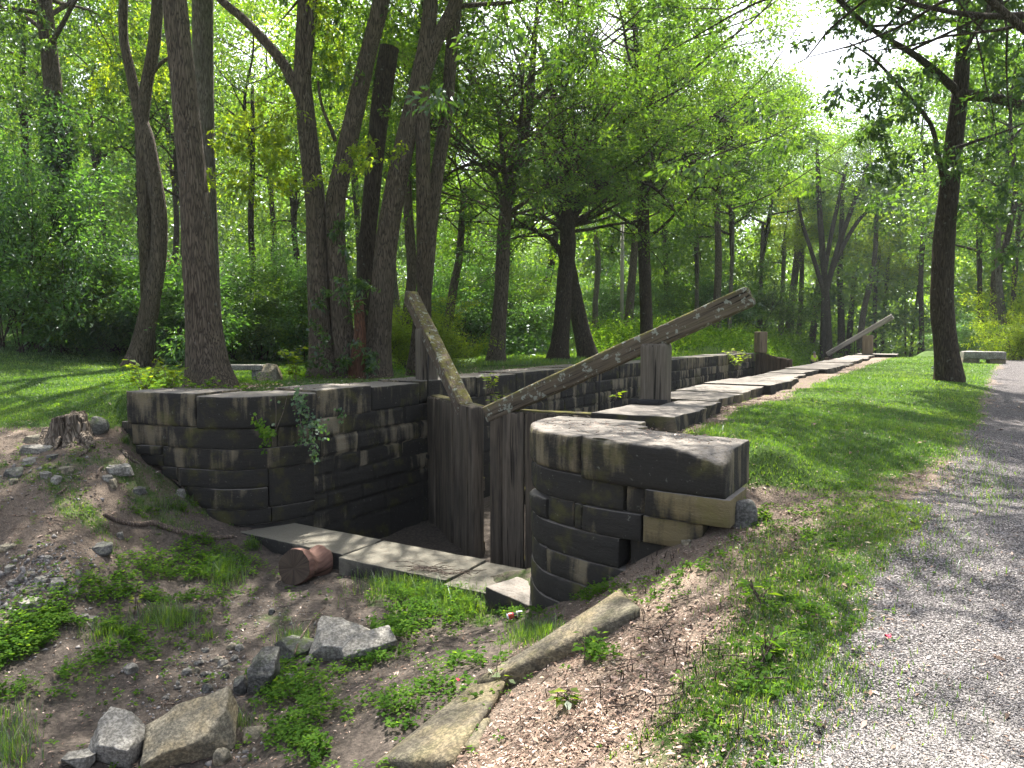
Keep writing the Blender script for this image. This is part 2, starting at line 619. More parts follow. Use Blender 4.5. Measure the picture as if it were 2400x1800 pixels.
M['leaf_blue'] = mat_leaf('leaf_shrub_green', (0.020, 0.055, 0.018), (0.042, 0.098, 0.028), (0.085, 0.155, 0.040), 0.46, (3.2, 3.2, 0.9), 0.05)
M['leaf_far'] = mat_leaf('leaf_distant', (0.022, 0.055, 0.014), (0.052, 0.102, 0.022), (0.10, 0.16, 0.028), 0.55)
M['leaf_weed'] = mat_leaf('leaf_ground_cover', (0.028, 0.065, 0.014), (0.060, 0.125, 0.022), (0.090, 0.150, 0.028), 0.45, gloss=0.0)
M['blade'] = mat_leaf('grass_blade', (0.020, 0.050, 0.010), (0.046, 0.098, 0.018), (0.098, 0.155, 0.030), 0.45, gloss=0.05)
M['litter'] = None
# ------------------------------------------------------------------ the lie of the land
class Path:
    """a wall's plan line; left of its direction lies inside the wall"""

    def __init__(s, pts, n=8):
        P = cr(np.array(pts, float), n)
        d = np.concatenate([[0], np.cumsum(np.linalg.norm(np.diff(P, axis=0), axis=1))])
        s.L = d[-1]
        s.s = np.arange(0, s.L, 0.03)
        s.P = np.stack([np.interp(s.s, d, P[:, k]) for k in (0, 1)], -1)
        T = np.gradient(s.P, axis=0)
        k = np.ones(9) / 9
        for c in (0, 1):
            T[:, c] = np.convolve(np.pad(T[:, c], 4, mode='edge'), k, 'valid')
        s.T = T / np.linalg.norm(T, axis=1)[:, None]
        s.extend()

    def extend(s, head=(), tail=()):
        """longer line (beyond both ends) that the ground uses"""
        P, q = s.P[::4], s.s[::4]
        for h in head:
            h = np.array(h, float)
            n = int(np.linalg.norm(P[0] - h) / 0.2) + 1
            t = np.linspace(0, 1, n, endpoint=False)[:, None]
            P, q = np.concatenate([h + (P[0] - h) * t, P]), np.concatenate([q[0] - (1 - t[:, 0]) * np.linalg.norm(P[0] - h), q])
        for h in tail:
            h = np.array(h, float)
            n = int(np.linalg.norm(P[-1] - h) / 0.2) + 1
            t = np.linspace(0, 1, n + 1)[1:, None]
            P, q = np.concatenate([P, P[-1] + (h - P[-1]) * t]), np.concatenate([q, q[-1] + t[:, 0] * np.linalg.norm(P[-1] - h)])
        T = np.gradient(P, axis=0)
        s.eP, s.es, s.eT = P, q, T / np.linalg.norm(T, axis=1)[:, None]

    def at(s, q):
        q = np.asarray(q, float)
        qc = np.clip(q, 0, s.s[-1])
        p = np.stack([np.interp(qc, s.s, s.P[:, k]) for k in (0, 1)], -1)
        t = np.stack([np.interp(qc, s.s, s.T[:, k]) for k in (0, 1)], -1)
        t /= np.linalg.norm(t, axis=-1, keepdims=True)
        p = p + t * (q - qc)[..., None]
        return p, np.stack([-t[..., 1], t[..., 0]], -1)

    def s_of_px(s, px, z, smin=-2, smax=None):
        q = np.linspace(smin, smax or s.L, 3000)
        p, _ = s.at(q)
        x = proj(np.concatenate([p, np.full((len(q), 1), z)], 1))[0]
        return q[np.argmin(np.abs(x - px))]


XL, XR = -7.62, -3.52
LW = Path([(-9.78, 5.90), (-8.75, 6.10), (-8.15, 6.28), (-7.80, 6.68), (XL, 7.25), (XL, 7.8), (XL, 8.5), (XL, 10), (XL, 13), (XL, 20), (XL, 34.1)])
RW = Path([(XR, 36), (XR, 20), (XR, 12), (XR, 9), (XR, 7.8), (XR, 7.2), (XR, 6.7), (-3.50, 6.25), (-3.19, 5.78), (-2.75, 5.57), (-2.2, 5.46), (-1.4, 5.46)])


def sdist(P, x, y):
    """signed distance to the plan line (+ inside the wall) and the nearest place along it"""
    sh = np.shape(x)
    q = np.stack([np.ravel(x), np.ravel(y)], -1)
    pts, s, T = P.eP, P.es, P.eT
    D = np.full(len(q), 1e9)
    S = np.zeros(len(q))
    SG = np.zeros(len(q))
    for a in range(0, len(q), 20000):
        d = q[a:a + 20000, None] - pts[None]
        dd = (d ** 2).sum(-1)
        j = dd.argmin(1)
        i = np.arange(len(j))
        D[a:a + 20000] = np.sqrt(dd[i, j])
        S[a:a + 20000] = s[j]
        SG[a:a + 20000] = np.sign(T[j][:, 0] * d[i, j][:, 1] - T[j][:, 1] * d[i, j][:, 0])
    return (D * SG).reshape(sh), S.reshape(sh)


LW.extend(head=[(-13.5, 5.0), (-22, 4.0), (-60, -6)])
RW.extend(tail=[(-.4, 5.6), (1.5, 5.6), (12, 5)])


class TPS:
    def __init__(s, pts, lam=0.02):
        s.p = np.array(pts, float)
        n = len(s.p)
        A = np.zeros((n + 3, n + 3))
        A[:n, :n] = s.k(s.p[:, :2], s.p[:, :2]) + lam * np.eye(n)
        A[:n, n] = 1
        A[:n, n + 1:] = s.p[:, :2]
        A[n:, :n] = A[:n, n:].T
        s.w = np.linalg.solve(A, np.concatenate([s.p[:, 2], [0, 0, 0]]))

    @staticmethod
    def k(a, b):
        r2 = ((a[:, None] - b[None]) ** 2).sum(-1) + 1e-9
        return 0.5 * r2 * np.log(r2)

    def __call__(s, x, y):
        sh = np.shape(x)
        q = np.stack([np.ravel(x), np.ravel(y)], -1)
        out = np.zeros(len(q))
        n = len(s.p)
        for a in range(0, len(q), 20000):
            c = q[a:a + 20000]
            out[a:a + 20000] = s.k(c, s.p[:, :2]) @ s.w[:n] + s.w[n] + c @ s.w[n + 1:]
        return out.reshape(sh)


front_px = [
    (0, 940, -.30), (100, 965, -.33), (0, 1000, -.42), (150, 1020, -.5), (280, 1000, -.42), (0, 1100, -.78), (0, 1200, -1.1), (0, 1400, -1.65),
    (0, 1600, -1.95), (0, 1790, -2.08), (200, 1100, -.80), (200, 1200, -1.16), (300, 1250, -1.48), (100, 1300, -1.40), (400, 1210, -1.42),
    (200, 1450, -1.82), (400, 1350, -1.82), (282, 1051, -.63), (331, 1091, -.93), (377, 1110, -1.02), (437, 1148, -1.24), (483, 1200, -1.5),
    (573, 1249, -1.74), (650, 1275, -1.88), (550, 1350, -1.95), (500, 1450, -2.0), (800, 1400, -1.97), (600, 1600, -2.12), (300, 1650, -2.12), (350, 1790, -2.15),
    (900, 1500, -1.95), (1000, 1420, -1.92), (850, 1330, -1.92), (1000, 1370, -1.90), (1150, 1450, -1.86), (1200, 1425, -1.80), (700, 1500, -2.03),
    (1000, 1600, -1.70), (1000, 1790, -1.62), (800, 1720, -1.88), (1200, 1700, -1.38), (1400, 1750, -1.13), (1500, 1600, -1.04), (1400, 1450, -1.22),
    (1120, 1600, -1.55), (1250, 1560, -1.38), (1700, 1700, -.90), (1600, 1400, -.86), (1700, 1270, -.66), (1800, 1400, -.72), (1900, 1600, -.76),
    (1614, 1273, -.74), (1476, 1339, -1.02), (1388, 1389, -1.26), (1316, 1408, -1.46), (1230, 1420, -1.72), (2100, 1700, -.76), (2380, 1790, -.74),
    (2380, 1500, -.66), (1950, 1500, -.70), (2400, 1200, -.50), (2150, 1200, -.48), (1760, 1180, -.52), (1800, 1120, -.36), (2050, 1100, -.38), (2300, 1000, -.30),
    (2390, 900, -.22), (1720, 1090, -.30), (1750, 1010, -.13), (1900, 1080, -.30), (1900, 960, -.13), (1750, 930, -.09), (1850, 900, -.09), (2000, 870, -.09), (2180, 890, -.13), (2150, 835, -.06)]
front = [tuple(atz(*c)) for c in front_px]
front += [(0, 0, -.76), (2, -2, -.8), (-1.5, -1.5, -1.2), (-3.2, -1.5, -2.0), (-6, -2.5, -2.2), (-9, -2, -1.9), (-14, -1, -1.0), (-17, 3, -.5), (4, 4, -.62), (5, 12, -.45),
          (6, -3, -.85), (-6, 2.2, -2.13), (-5, 3.8, -2.08), (-8, 3.4, -1.75), (-1.9, 12, -.09), (-1.8, 20, -.09), (-1.6, 30, -.06), (0.5, 30, -.12), (5, 30, -.25), (6, 20, -.35)]
T_front = TPS(front)
T_rbank = TPS([(-2.4, 5.9, -.06), (-1.7, 5.9, -.12), (-3.1, 6.3, -.2), (-2.9, 8, -.2), (-2.9, 14, -.2), (-2.9, 36, -.2), (-2.25, 7.4, -.08), (-2.25, 9.5, -.06), (-2.25, 13, -.06), (-2.25, 22, -.05), (-2.25, 34, -.05),
               (-1.4, 6.6, -.12), (-.6, 8, -.22), (0, 12, -.28), (0, 20, -.13), (-1, 14, -.1), (-1, 30, -.05)] + [tuple(atz(*c)) for c in front_px[-16:]])


def ground(x, y, rough=True):
    x = np.asarray(x, float)
    y = np.asarray(y, float)
    # far country: flat, rising to the hill beyond the left lawn
    hill = -19.5 - x - 0.25 * np.clip(y - 14, 0, 60)
    far = -0.06 + 0.20 * np.log1p(np.exp(np.clip(hill / 2.0, -30, 30))) * 2.0
    far = far + 0.55 * np.exp(-((x + 15.5) / 5.5) ** 2 - ((y - 36) / 6.0) ** 2)
    far = far + 0.75 * np.exp(-((x + 12.5) / 2.8) ** 2) * sstep(26, 36, y) * (1 - sstep(70, 90, y))
    far = far + 1.2 * sstep(14, 40, x) - 0.2 * sstep(2, 6, x)
    fr = np.clip(T_front(x, y), -2.3, 0.3)
    rb = np.clip(T_rbank(x, y), -1.0, 0.1)
    dl, sl = sdist(LW, x, y)
    dr, sr = sdist(RW, x, y)
    # left bank
    nearw = sstep(0, 2.5, sl)
    wl = 0.18 + 4.0 * sstep(-0.2, -4.0, sl)
    bank = far + 0.0
    mixw = sstep(19, 12, np.hypot(x + 5, y - 4))
    f2 = fr * mixw + (far - 0.1) * (1 - mixw)
    kl = sstep(-0.05, wl, dl - 0.28 * sstep(1.2, 0.2, wl))
    z = f2 * (1 - kl) + bank * kl
    # right bank
    end = np.hypot(x + 1.4, y - 5.46)
    wr = 0.18 + 2.2 * sstep(RW.L - 0.1, RW.L + 1.6, sr)
    kr = sstep(-0.05, wr, dr - 0.28 * sstep(1.2, 0.2, wr))
    far_r = sstep(26, 40, y)
    zr = rb * (1 - far_r) + (-0.06 - 0.10 * sstep(-2.5, 2, x)) * far_r
    out_r = sstep(3.0, 8.0, x)
    zr = zr * (1 - out_r) + far * out_r - 0.3 * out_r * (1 - far_r)
    z = np.where(x > XR - 0.4, z * (1 - kr) + zr * kr, z)
    # the chamber floor and the dry canal bed above it
    ch = sstep(6.62, 6.72, y) * sstep(XL - 0.25, XL - 0.2, x) * (1 - sstep(XR + 0.2, XR + 0.25, x)) * (y < 34.8)
    z = z * (1 - ch) + ch * (-2.35 + 0.25 * sstep(10, 16, y))
    bed = sstep(-10.5, -7.5, x) * (1 - sstep(-3.4, -1.2, x)) * sstep(34.5, 35.3, y)
    z = z * (1 - bed) + bed * (-1.75)
    if rough:
        d = np.hypot(x + 2, y - 5)
        a = 1 - sstep(15, 40, d)
        pit = sstep(-0.4, -1.2, z)
        z = z + n2(x, y, 0.7, 3, 3) * (0.03 + 0.06 * pit) + a * (n2(x, y, 4.5, 3, 5) * (0.012 + 0.03 * pit))
    return z


def g1(x, y):
    return float(ground(np.array([x]), np.array([y]))[0])


def gpx(px, py, lo=1.5, hi=90.0):
    """where the sight line of a pixel meets the ground"""
    f = np.exp(np.linspace(math.log(lo), math.log(hi), 1500))
    x, fh, vz = ray(px, py)
    t = f / fh
    X, Y, Z = x * t * CY - f * SY, x * t * SY + f * CY, CAMH + vz * t
    g = ground(X, Y)
    i = np.nonzero(Z < g)[0]
    i = i[0] if len(i) else len(f) - 1
    return np.array([X[i], Y[i], g[i]])


_ey = [-4, 0, 2.9, 3.97, 6.4, 10.9, 22.7, 40, 90]
_ex = [-1.5, -1.0, -.66, -.50, -.20, .32, .96, 2.2, 6.0]


def masks(x, y, z):
    e = np.interp(y, _ey, _ex) + 0.10 * n2(x, y, 1.2, 2, 21)
    dpath = x - e
    gravel = sstep(-0.45, 0.35, dpath) * (1 - sstep(2.2, 2.9, dpath))
    wear = sstep(-0.05, 0.45, n2(x, y, 0.9, 3, 8))
    gravel = gravel * (1 - 0.35 * wear * sstep(5, 9, y))
    gravel = np.maximum(gravel, 0.62 * np.exp(-(((x + 12.2) / 1.3) ** 2 + ((y - 4.7) / .5) ** 2)))
    dl, sl = sdist(LW, x, y)
    dr, sr = sdist(RW, x, y)
    lawn_r = (x > -2.35) * (1 - sstep(-0.35, 0.25, dpath)) * sstep(4.2, 6.6, y + 0.55 * (x + 1.5)) * sstep(-.55, -.3, z) * sstep(-2.4, -1.95, x + 0.2 * n2(x, y, 1.5, 2, 4))
    out_r = sstep(2.4, 3.2, dpath) * 0.9
    fringe = 0.55 * sstep(-0.8, -0.35, dpath) * (1 - sstep(-0.1, 0.5, dpath)) * (y < 6.5) * (y > 1.5)
    left = (x < XL - 1.0) * sstep(-.52, -.32, z) * sstep(0.4, 1.3, np.where((sl > 0.6) & (dl > 0), dl, 9))
    pit = sstep(-1.7, -1.2, z)
    left = left * (0.55 + 0.45 * sstep(-26, -21, x + 0.25 * np.clip(y - 14, 0, 60)))
    bed = sstep(34.6, 36, y) * (x > -14) * (x < 1)
    patch = 0.5 * sstep(0.05, 0.35, n2(x, y, 0.8, 3, 33)) * (z < -0.5) * (x < -3) * (z > -2.02)
    grass = np.clip(np.maximum.reduce([lawn_r, out_r, fringe, left, bed, patch]), 0, 1)
    duff = np.where(x > -3.6, sstep(-1.75, -1.2, z), 0.75 * sstep(-1.9, -1.2, z))
    duff = duff * (0.6 + 0.4 * sstep(-0.3, 0.3, n2(x, y, 1.1, 3, 12)))
    return grass, gravel, duff


def axis_lines(lo, hi, fine0, fine1, st, grow=1.12, mx=3.0):
    a = list(np.arange(fine0, fine1, st))
    s, v = st, fine0
    left = []
    while v > lo:
        s = min(s * grow, mx)
        v -= s
        left.append(v)
    s, v = st, a[-1]
    right = []
    while v < hi:
        s = min(s * grow, mx)
        v += s
        right.append(v)
    return np.array(left[::-1] + a + right)


gx = axis_lines(-150, 150, -11.5, 2.2, 0.055)
gy = axis_lines(-40, 190, 1.2, 13.0, 0.055)
GX, GY = np.meshgrid(gx, gy, indexing='ij')
GZ = ground(GX, GY)
mg, mv, md = masks(GX, GY, GZ)
ii = np.arange(len(gx) * len(gy)).reshape(len(gx), len(gy))
GF = np.stack([ii[:-1, :-1], ii[1:, :-1], ii[1:, 1:], ii[:-1, 1:]], -1).reshape(-1, 4)
me = build_mesh('ground', np.stack([GX, GY, GZ], -1).reshape(-1, 3), GF, {'grass': mg.ravel(), 'gravel': mv.ravel(), 'duff': md.ravel()})
o = link('ground', me, M['ground'])
tag(o, 'earth slope, lawn and crushed stone towpath around the old lock', 'ground', kind='structure')

# quick look-ups on the finished sheet
_DL, _SL = sdist(LW, GX, GY)
_DR, _SR = sdist(RW, GX, GY)
_exact = ground


def _bil(A, x, y):
    i = np.clip(np.searchsorted(gx, x) - 1, 0, len(gx) - 2)
    j = np.clip(np.searchsorted(gy, y) - 1, 0, len(gy) - 2)
    a = np.clip((x - gx[i]) / (gx[i + 1] - gx[i]), 0, 1)
    b = np.clip((y - gy[j]) / (gy[j + 1] - gy[j]), 0, 1)
    return A[i, j] * (1 - a) * (1 - b) + A[i + 1, j] * a * (1 - b) + A[i, j + 1] * (1 - a) * b + A[i + 1, j + 1] * a * b


def ground(x, y, rough=True):
    return _bil(GZ, np.asarray(x, float), np.asarray(y, float))


def masks(x, y, z=None):
    return _bil(mg, x, y), _bil(mv, x, y), _bil(md, x, y)


def wall_d(x, y):
    return _bil(_DL, x, y), _bil(_SL, x, y), _bil(_DR, x, y), _bil(_SR, x, y)
# ------------------------------------------------------------------ the lock walls
def zpy(path, s, py):
    p, _ = path.at(s)
    f = fdist(p)
    x, fh, vz = ray(1200, py)
    return CAMH + vz / fh * f


def block(path, s0, s1, z0, z1, depth=0.7, seed=0, proud=0.0, r=0.006, step=0.035, gap=0.009, tilt=0.0, cuts=(), rough=0.011, chip=0.02):
    L, T = (s1 - s0) - gap, (z1 - z0) - gap
    V, F = rbox(L, depth, T, r, steps=(step, max(step, depth / 7), step))
    rg = np.random.default_rng(seed + 900)
    edge = np.minimum(L / 2 - np.abs(V[:, 0]), T / 2 - np.abs(V[:, 2]))
    face = sstep(-depth / 2 + 0.1, -depth / 2, V[:, 1])
    wn = fbm(np.stack([V[:, 0] * 9, V[:, 2] * 9, V[:, 1] * 9], -1) + seed * 7.3, 3, seed)
    V = V.copy()
    V[:, 1] += face * chip * (.35 * sstep(0.03, 0.0, edge) + 1.3 * sstep(0.05, 0.01, edge) * np.clip(wn - .12, 0, 1))
    V = roughen(V, rough * .35, 2.2, seed * 13 + 1, 2)
    V = roughen(V, rough * .55, 9.0, seed * 13 + 2, 4)
    V[:, 2] += tilt * V[:, 0]
    for (n, k) in cuts:
        n = np.array(n, float)
        n /= np.linalg.norm(n)
        q = V / (np.array([L, depth, T]) / 2)
        d = q @ n - k - 0.08 * fbm(V * 14, 3, seed)
        m = d > 0
        V[m] -= (n * d[m][:, None]) * (np.array([L, depth, T]) / 2) * 0.95
    s = s0 + gap / 2 + L / 2 + V[:, 0]
    d = depth / 2 + V[:, 1] - proud
    z = z0 + gap / 2 + T / 2 + V[:, 2]
    p, nn = path.at(s)
    P = np.concatenate([p + nn * d[:, None], z[:, None]], 1)
    off = rg.uniform(0, 50, 2)
    suv = np.stack([s + off[0] * 0.004, z + off[1] * .02, d], -1)
    suv[:, 0] += np.where(d > 0.15, d, 0)
    return P, F, {'suv': suv, 'rnd': np.full(len(P), rg.uniform())}


def masonry(path, s0, s1, rows, seed, res=0.03, lens=(0.5, 1.1), proud=0.0, stagger=True):
    """one coursed stone face"""
    rg = np.random.default_rng(seed)
    ns, nz = int((s1 - s0) / res), int((rows[0] - rows[-1]) / min(res, 0.03))
    s = np.linspace(s0, s1, ns)
    z = np.linspace(rows[-1], rows[0], nz)
    S, Z = np.meshgrid(s, z, indexing='ij')
    D = np.zeros_like(S)
    R = np.zeros_like(S)
    E = np.full_like(S, 9.0)
    for a, b in zip(rows[:-1], rows[1:]):
        m = (Z <= a) & (Z > b)
        cut = [s0 - rg.uniform(0, 0.6)]
        while cut[-1] < s1:
            cut.append(cut[-1] + rg.uniform(*lens))
        cut = np.array(cut)
        k = np.clip(np.searchsorted(cut, S) - 1, 0, len(cut) - 2)
        off, rr = rg.uniform(-0.012, 0.014, len(cut)), rg.uniform(0, 1, len(cut))
        e = np.minimum(np.minimum(S - cut[k], cut[k + 1] - S), np.minimum(a - Z, Z - b))
        D = np.where(m, off[k], D)
        R = np.where(m, rr[k], R)
        E = np.where(m, e, E)
    q = np.stack([S * 6, Z * 6, np.zeros_like(S)], -1)
    D = D - 0.035 * sstep(0.022, 0.004, E + 0.008 * fbm(q * 2, 2, seed)) + 0.012 * fbm(q, 3, seed + 3)
    p, nn = path.at(S.ravel())
    P = np.concatenate([p - nn * (D.ravel() + proud)[:, None], Z.reshape(-1, 1)], 1)
    ii = np.arange(ns * nz).reshape(ns, nz)
    F = np.stack([ii[:-1, :-1], ii[1:, :-1], ii[1:, 1:], ii[:-1, 1:]], -1).reshape(-1, 4)
    suv = np.stack([S.ravel() + R.ravel() * .2, Z.ravel() + R.ravel() * .6, R.ravel()], -1)
    return P, F, {'suv': suv, 'rnd': R.ravel()}


lw = thing('lock_wall', 'long dark stone lock wall with a curved end, below the tall trees', 'stone wall', (-9.0, 6.6, -1.8))
zr = [0.075, -.37, -.655, -.935, -1.185, -1.465, -1.68, -1.95]


def lblk(px0, px1, a, b, nm='stone_block', **k):
    zm = (a + b) / 2
    s0, s1 = LW.s_of_px(px0, zm, -1.5, 5), LW.s_of_px(px1, zm, -1.5, 5)
    v, f, at = block(LW, s0, s1, b, a, **k)
    return part(nm, v, f, M['stone'], lw, at)


lblk(300, 463, zr[0] + .01, zr[1], 'coping_stone', seed=1, depth=.9, proud=.04, chip=.03, r=.015)
lblk(464, 739, zr[0] - .02, zr[1] - .02, 'coping_stone', seed=2, depth=.9, proud=.05, chip=.03, r=.02)
for i, (a, b, t, u) in enumerate([
        (308, 394, 1, 2), (395, 634, 1, 2), (653, 739, 1, 2),
        (381, 493, 2, 3), (494, 739, 2, 3), (417, 629, 3, 4), (437, 495, 4, 5), (496, 629, 4, 5), (483, 636, 5, 6), (637, 739, 5, 6), (560, 739, 6, 7)]):
    lblk(a, b, zr[t], zr[u], seed=10 + i, proud=[.0, .03, .0, .0, .02, .01, .0, .03, .01, .0, -.02][i], depth=.6)
lblk(630, 739, zr[3], zr[5], seed=31, depth=.6)
lblk(636, 651, zr[1] - .03, zr[2], seed=32, depth=.4, proud=.0)
lblk(320, 380, zr[2], zr[2] - .125, seed=33, depth=.5, proud=.03, tilt=.02)
lblk(284, 380, zr[2] - .13, zr[3], seed=34, depth=.5, proud=-.01)
lblk(376, 415, zr[3], zr[3] - .17, seed=35, depth=.5)
lblk(400, 436, zr[3] - .17, zr[5], seed=36, depth=.4, proud=-.05)
lblk(280, 308, zr[1] + .02, zr[2], seed=37, depth=.5, proud=-.03)
s_c = LW.s_of_px(740, -1.0, -1, 5)
v, f, at = masonry(LW, s_c - .02, LW.L, [-.30, -.60, -.88, -1.14, -1.40, -1.64, -1.9, -2.4], 5, lens=(.45, 1.15))
part('masonry', v, f, M['stone_inner'], lw, at)
s = s_c + .01
k = 0
rg = np.random.default_rng(3)
while s < LW.L - 0.2:
    L = rg.uniform(1.1, 1.9)
    v, f, at = block(LW, s, min(s + L, LW.L), -.31 + .01 * rg.normal(), .085 + .012 * rg.normal(), depth=.95, seed=50 + k, proud=.015 + .01 * rg.normal(), step=.05 if s < 9 else .1, r=.015)
    part('coping_stone', v, f, M['stone'], lw, at)
    s += L + .012
    k += 1

rw = thing('lock_wall', 'broken stone lock wall with ragged coping slabs running along the lawn', 'stone wall', (-2.6, 6.2, -1.7))
rr = [0.015, -.33, -.575, -.80, -1.05, -1.27, -1.49, -1.8]


def rblk(px0, px1, a, b, nm='stone_block', **k):
    zm = (a + b) / 2
    lo = RW.L - 3.2
    s0 = RW.s_of_px(px0, zm, lo, RW.L + 1) if px0 > 0 else RW.L - 3.0
    s1 = RW.s_of_px(px1, zm, lo, RW.L + 1)
    ochre = px1 > 1560 and a < -.3
    v, f, at = block(RW, s0, s1, b, a, **k)
    return part(nm, v, f, M['stone_ochre' if ochre else 'stone'], rw, at)


rblk(0, 1360, rr[0], rr[1], 'coping_stone', gap=.02, seed=101, depth=1.0, proud=.03, r=.018, chip=.045)
rblk(1366, 1706, rr[0] - .012, rr[1] - .035, 'coping_stone', seed=102, depth=.78, proud=.05, r=.015, chip=.05,
     cuts=[((.72, -.62, .62), 1.30), ((.95, -.1, .25), 1.20)], tilt=-.02)
for i, (a, b, t, u, pr, dp) in enumerate([
        (0, 1462, 1, 2, .012, .6), (1465, 1514, 1, 2, .0, .5), (1516, 1716, 1, 2, .07, .55),
        (1282, 1343, 2, 3, .0, .5), (1345, 1362, 2, 3, .01, .4), (1364, 1503, 2, 3, .02, .5), (1507, 1650, 2, 3, .03, .5),
        (0, 1452, 3, 4, .014, .55), (1468, 1590, 3, 4, -.05, .5), (0, 1280, 4, 5, .01, .5), (1281, 1472, 4, 5, .016, .5), (0, 1395, 5, 6, .018, .5), (0, 1330, 6, 7, .022, .5)]):
    rblk(a, b, rr[t] - (.03 if i in (1, 2) else 0), rr[u], seed=110 + i, proud=pr, depth=dp, tilt=-.02 if i in (2, 6) else 0, chip=.03)
rblk(0, 1281, rr[2] - .03, rr[3], seed=140, proud=.03, depth=.5, chip=.06, cuts=[((-.5, -.5, .7), .75)])
v, f, at = masonry(RW, 0, RW.L - 2.9, [-.30, -.60, -.88, -1.14, -1.40, -1.64, -1.9, -2.4], 9, res=.08, lens=(.5, 1.2))
part('masonry', v, f, M['stone_inner'], rw, at)


def slab(y0, y1, xl, xr, zt, th, seed, tilt=(0, 0), step=.06, nm='coping_stone', parent=rw, mat=None, rag=.07):
    V, F = rbox(xr - xl, y1 - y0 - .015, th, .014, steps=(step, step, .06))
    e = sstep(.15, 0, (xr - xl) / 2 - V[:, 0])
    V = roughen(V, .007, 6, seed, 4)
    y = V[:, 1] * 3.0 + seed
    V[:, 0] += e * rag * fbm(np.stack([y, V[:, 2] * 4, y * 0 + seed], -1), 4, seed)
    V[:, 2] += V[:, 0] * tilt[0] + V[:, 1] * tilt[1]
    off = (seed * 3.7) % 40
    suv = np.stack([V[:, 1] + off, V[:, 2] + off * .3, V[:, 0]], -1)
    P = V + np.array([(xl + xr) / 2, (y0 + y1) / 2, zt - th / 2])
    return part(nm, P, F, mat or M['stone'], parent, {'suv': suv, 'rnd': np.full(len(P), (seed * .377) % 1)})


rg = np.random.default_rng(8)
spec = [(6.95, 8.05, -3.22, -2.30, .045), (8.07, 9.0, -2.95, -2.42, .03), (9.02, 10.6, -3.5, -2.52, .035), (10.62, 12.0, -3.52, -2.55, .04), (12.02, 13.7, -3.52, -2.42, .06), (13.72, 15.2, -3.52, -2.55, .02)]
y = 15.22
while y < 33.4:
    L = rg.uniform(1.3, 2.2)
    spec.append((y, y + L, XR, -2.58 + .07 * rg.normal(), .03 + .012 * rg.normal()))
    y += L + .02
for i, (a, b, xl, xr, zt) in enumerate(spec):
    slab(a, b, xl, xr, zt, .30 if i != 4 else .34, 160 + i, (.005 * rg.normal(), .005 * rg.normal()), .05 if i < 5 else .12)
slab(y + .02, y + 2.0, XR, -1.95, .06, .3, 190, step=.12)

# the sill stones across the entrance
sill = thing('stone_sill', 'pale flat sill stones laid across the lock entrance below the gates', 'stone sill', (-5.6, 6.6, -1.95))
slab(6.28, 7.0, -8.15, -6.12, -1.74, .26, 201, (-.005, .01), nm='sill_stone', parent=sill, mat=M['stone_pale'], rag=.1)
slab(6.18, 7.0, -6.10, -4.55, -1.75, .26, 202, (.0, .012), nm='sill_stone', parent=sill, mat=M['stone_pale'], rag=.03)
slab(6.12, 6.98, -4.53, -3.1, -1.77, .26, 203, (.0, .02), nm='sill_stone', parent=sill, mat=M['stone_pale'], rag=.03)
v, f = rbox(.62, .45, .26, .02)
P = place(roughen(v, .015, 5, 41), atz(1225, 1412, -1.80), (1, -.25, -.05))
o = solid('footing_stone', P, f, M['stone'], atz(1225, 1412, -1.9), {'suv': P + 3.0, 'rnd': np.full(len(P), .2)})
tag(o, 'dark squared footing stone at the foot of the curved pier', 'stone')


# ------------------------------------------------------------------ the gates
def timber(L, W, T, loc, x, z=(0, 0, 1), r=.012, seed=0, wear=.006, step=.08, rnd=None, taper=0.0, ends=.0):
    """a timber whose grain runs along x"""
    V, F = rbox(L, W, T, r, steps=(step, max(.03, W / 6), max(.03, T / 6)))
    suv = np.stack([V[:, 1] + seed * 1.37, V[:, 0] + seed * .71, V[:, 2] + seed * .53], -1)
    q = np.stack([V[:, 0] * 1.2, V[:, 1] * 14, V[:, 2] * 14], -1) + seed
    V = V + np.stack([fbm(q + 9 * k, 3, seed + k) for k in range(3)], -1) * np.array([.3, 1, 1]) * wear
    if ends:
        e = sstep(.12, 0, L / 2 - np.abs(V[:, 0]))
        V[:, 0] -= np.sign(V[:, 0]) * e * ends * np.abs(fbm(np.stack([V[:, 1] * 16, V[:, 2] * 16, V[:, 0] * 0], -1), 2, seed))
    k = 1 + taper * V[:, 0] / L
    V[:, 1] *= k
    V[:, 2] *= k
    P = place(V, loc, x, z)
    rd = (seed * .6180339) % 1 if rnd is None else rnd
    return P, F, {'suv': suv, 'rnd': np.full(len(P), rd)}


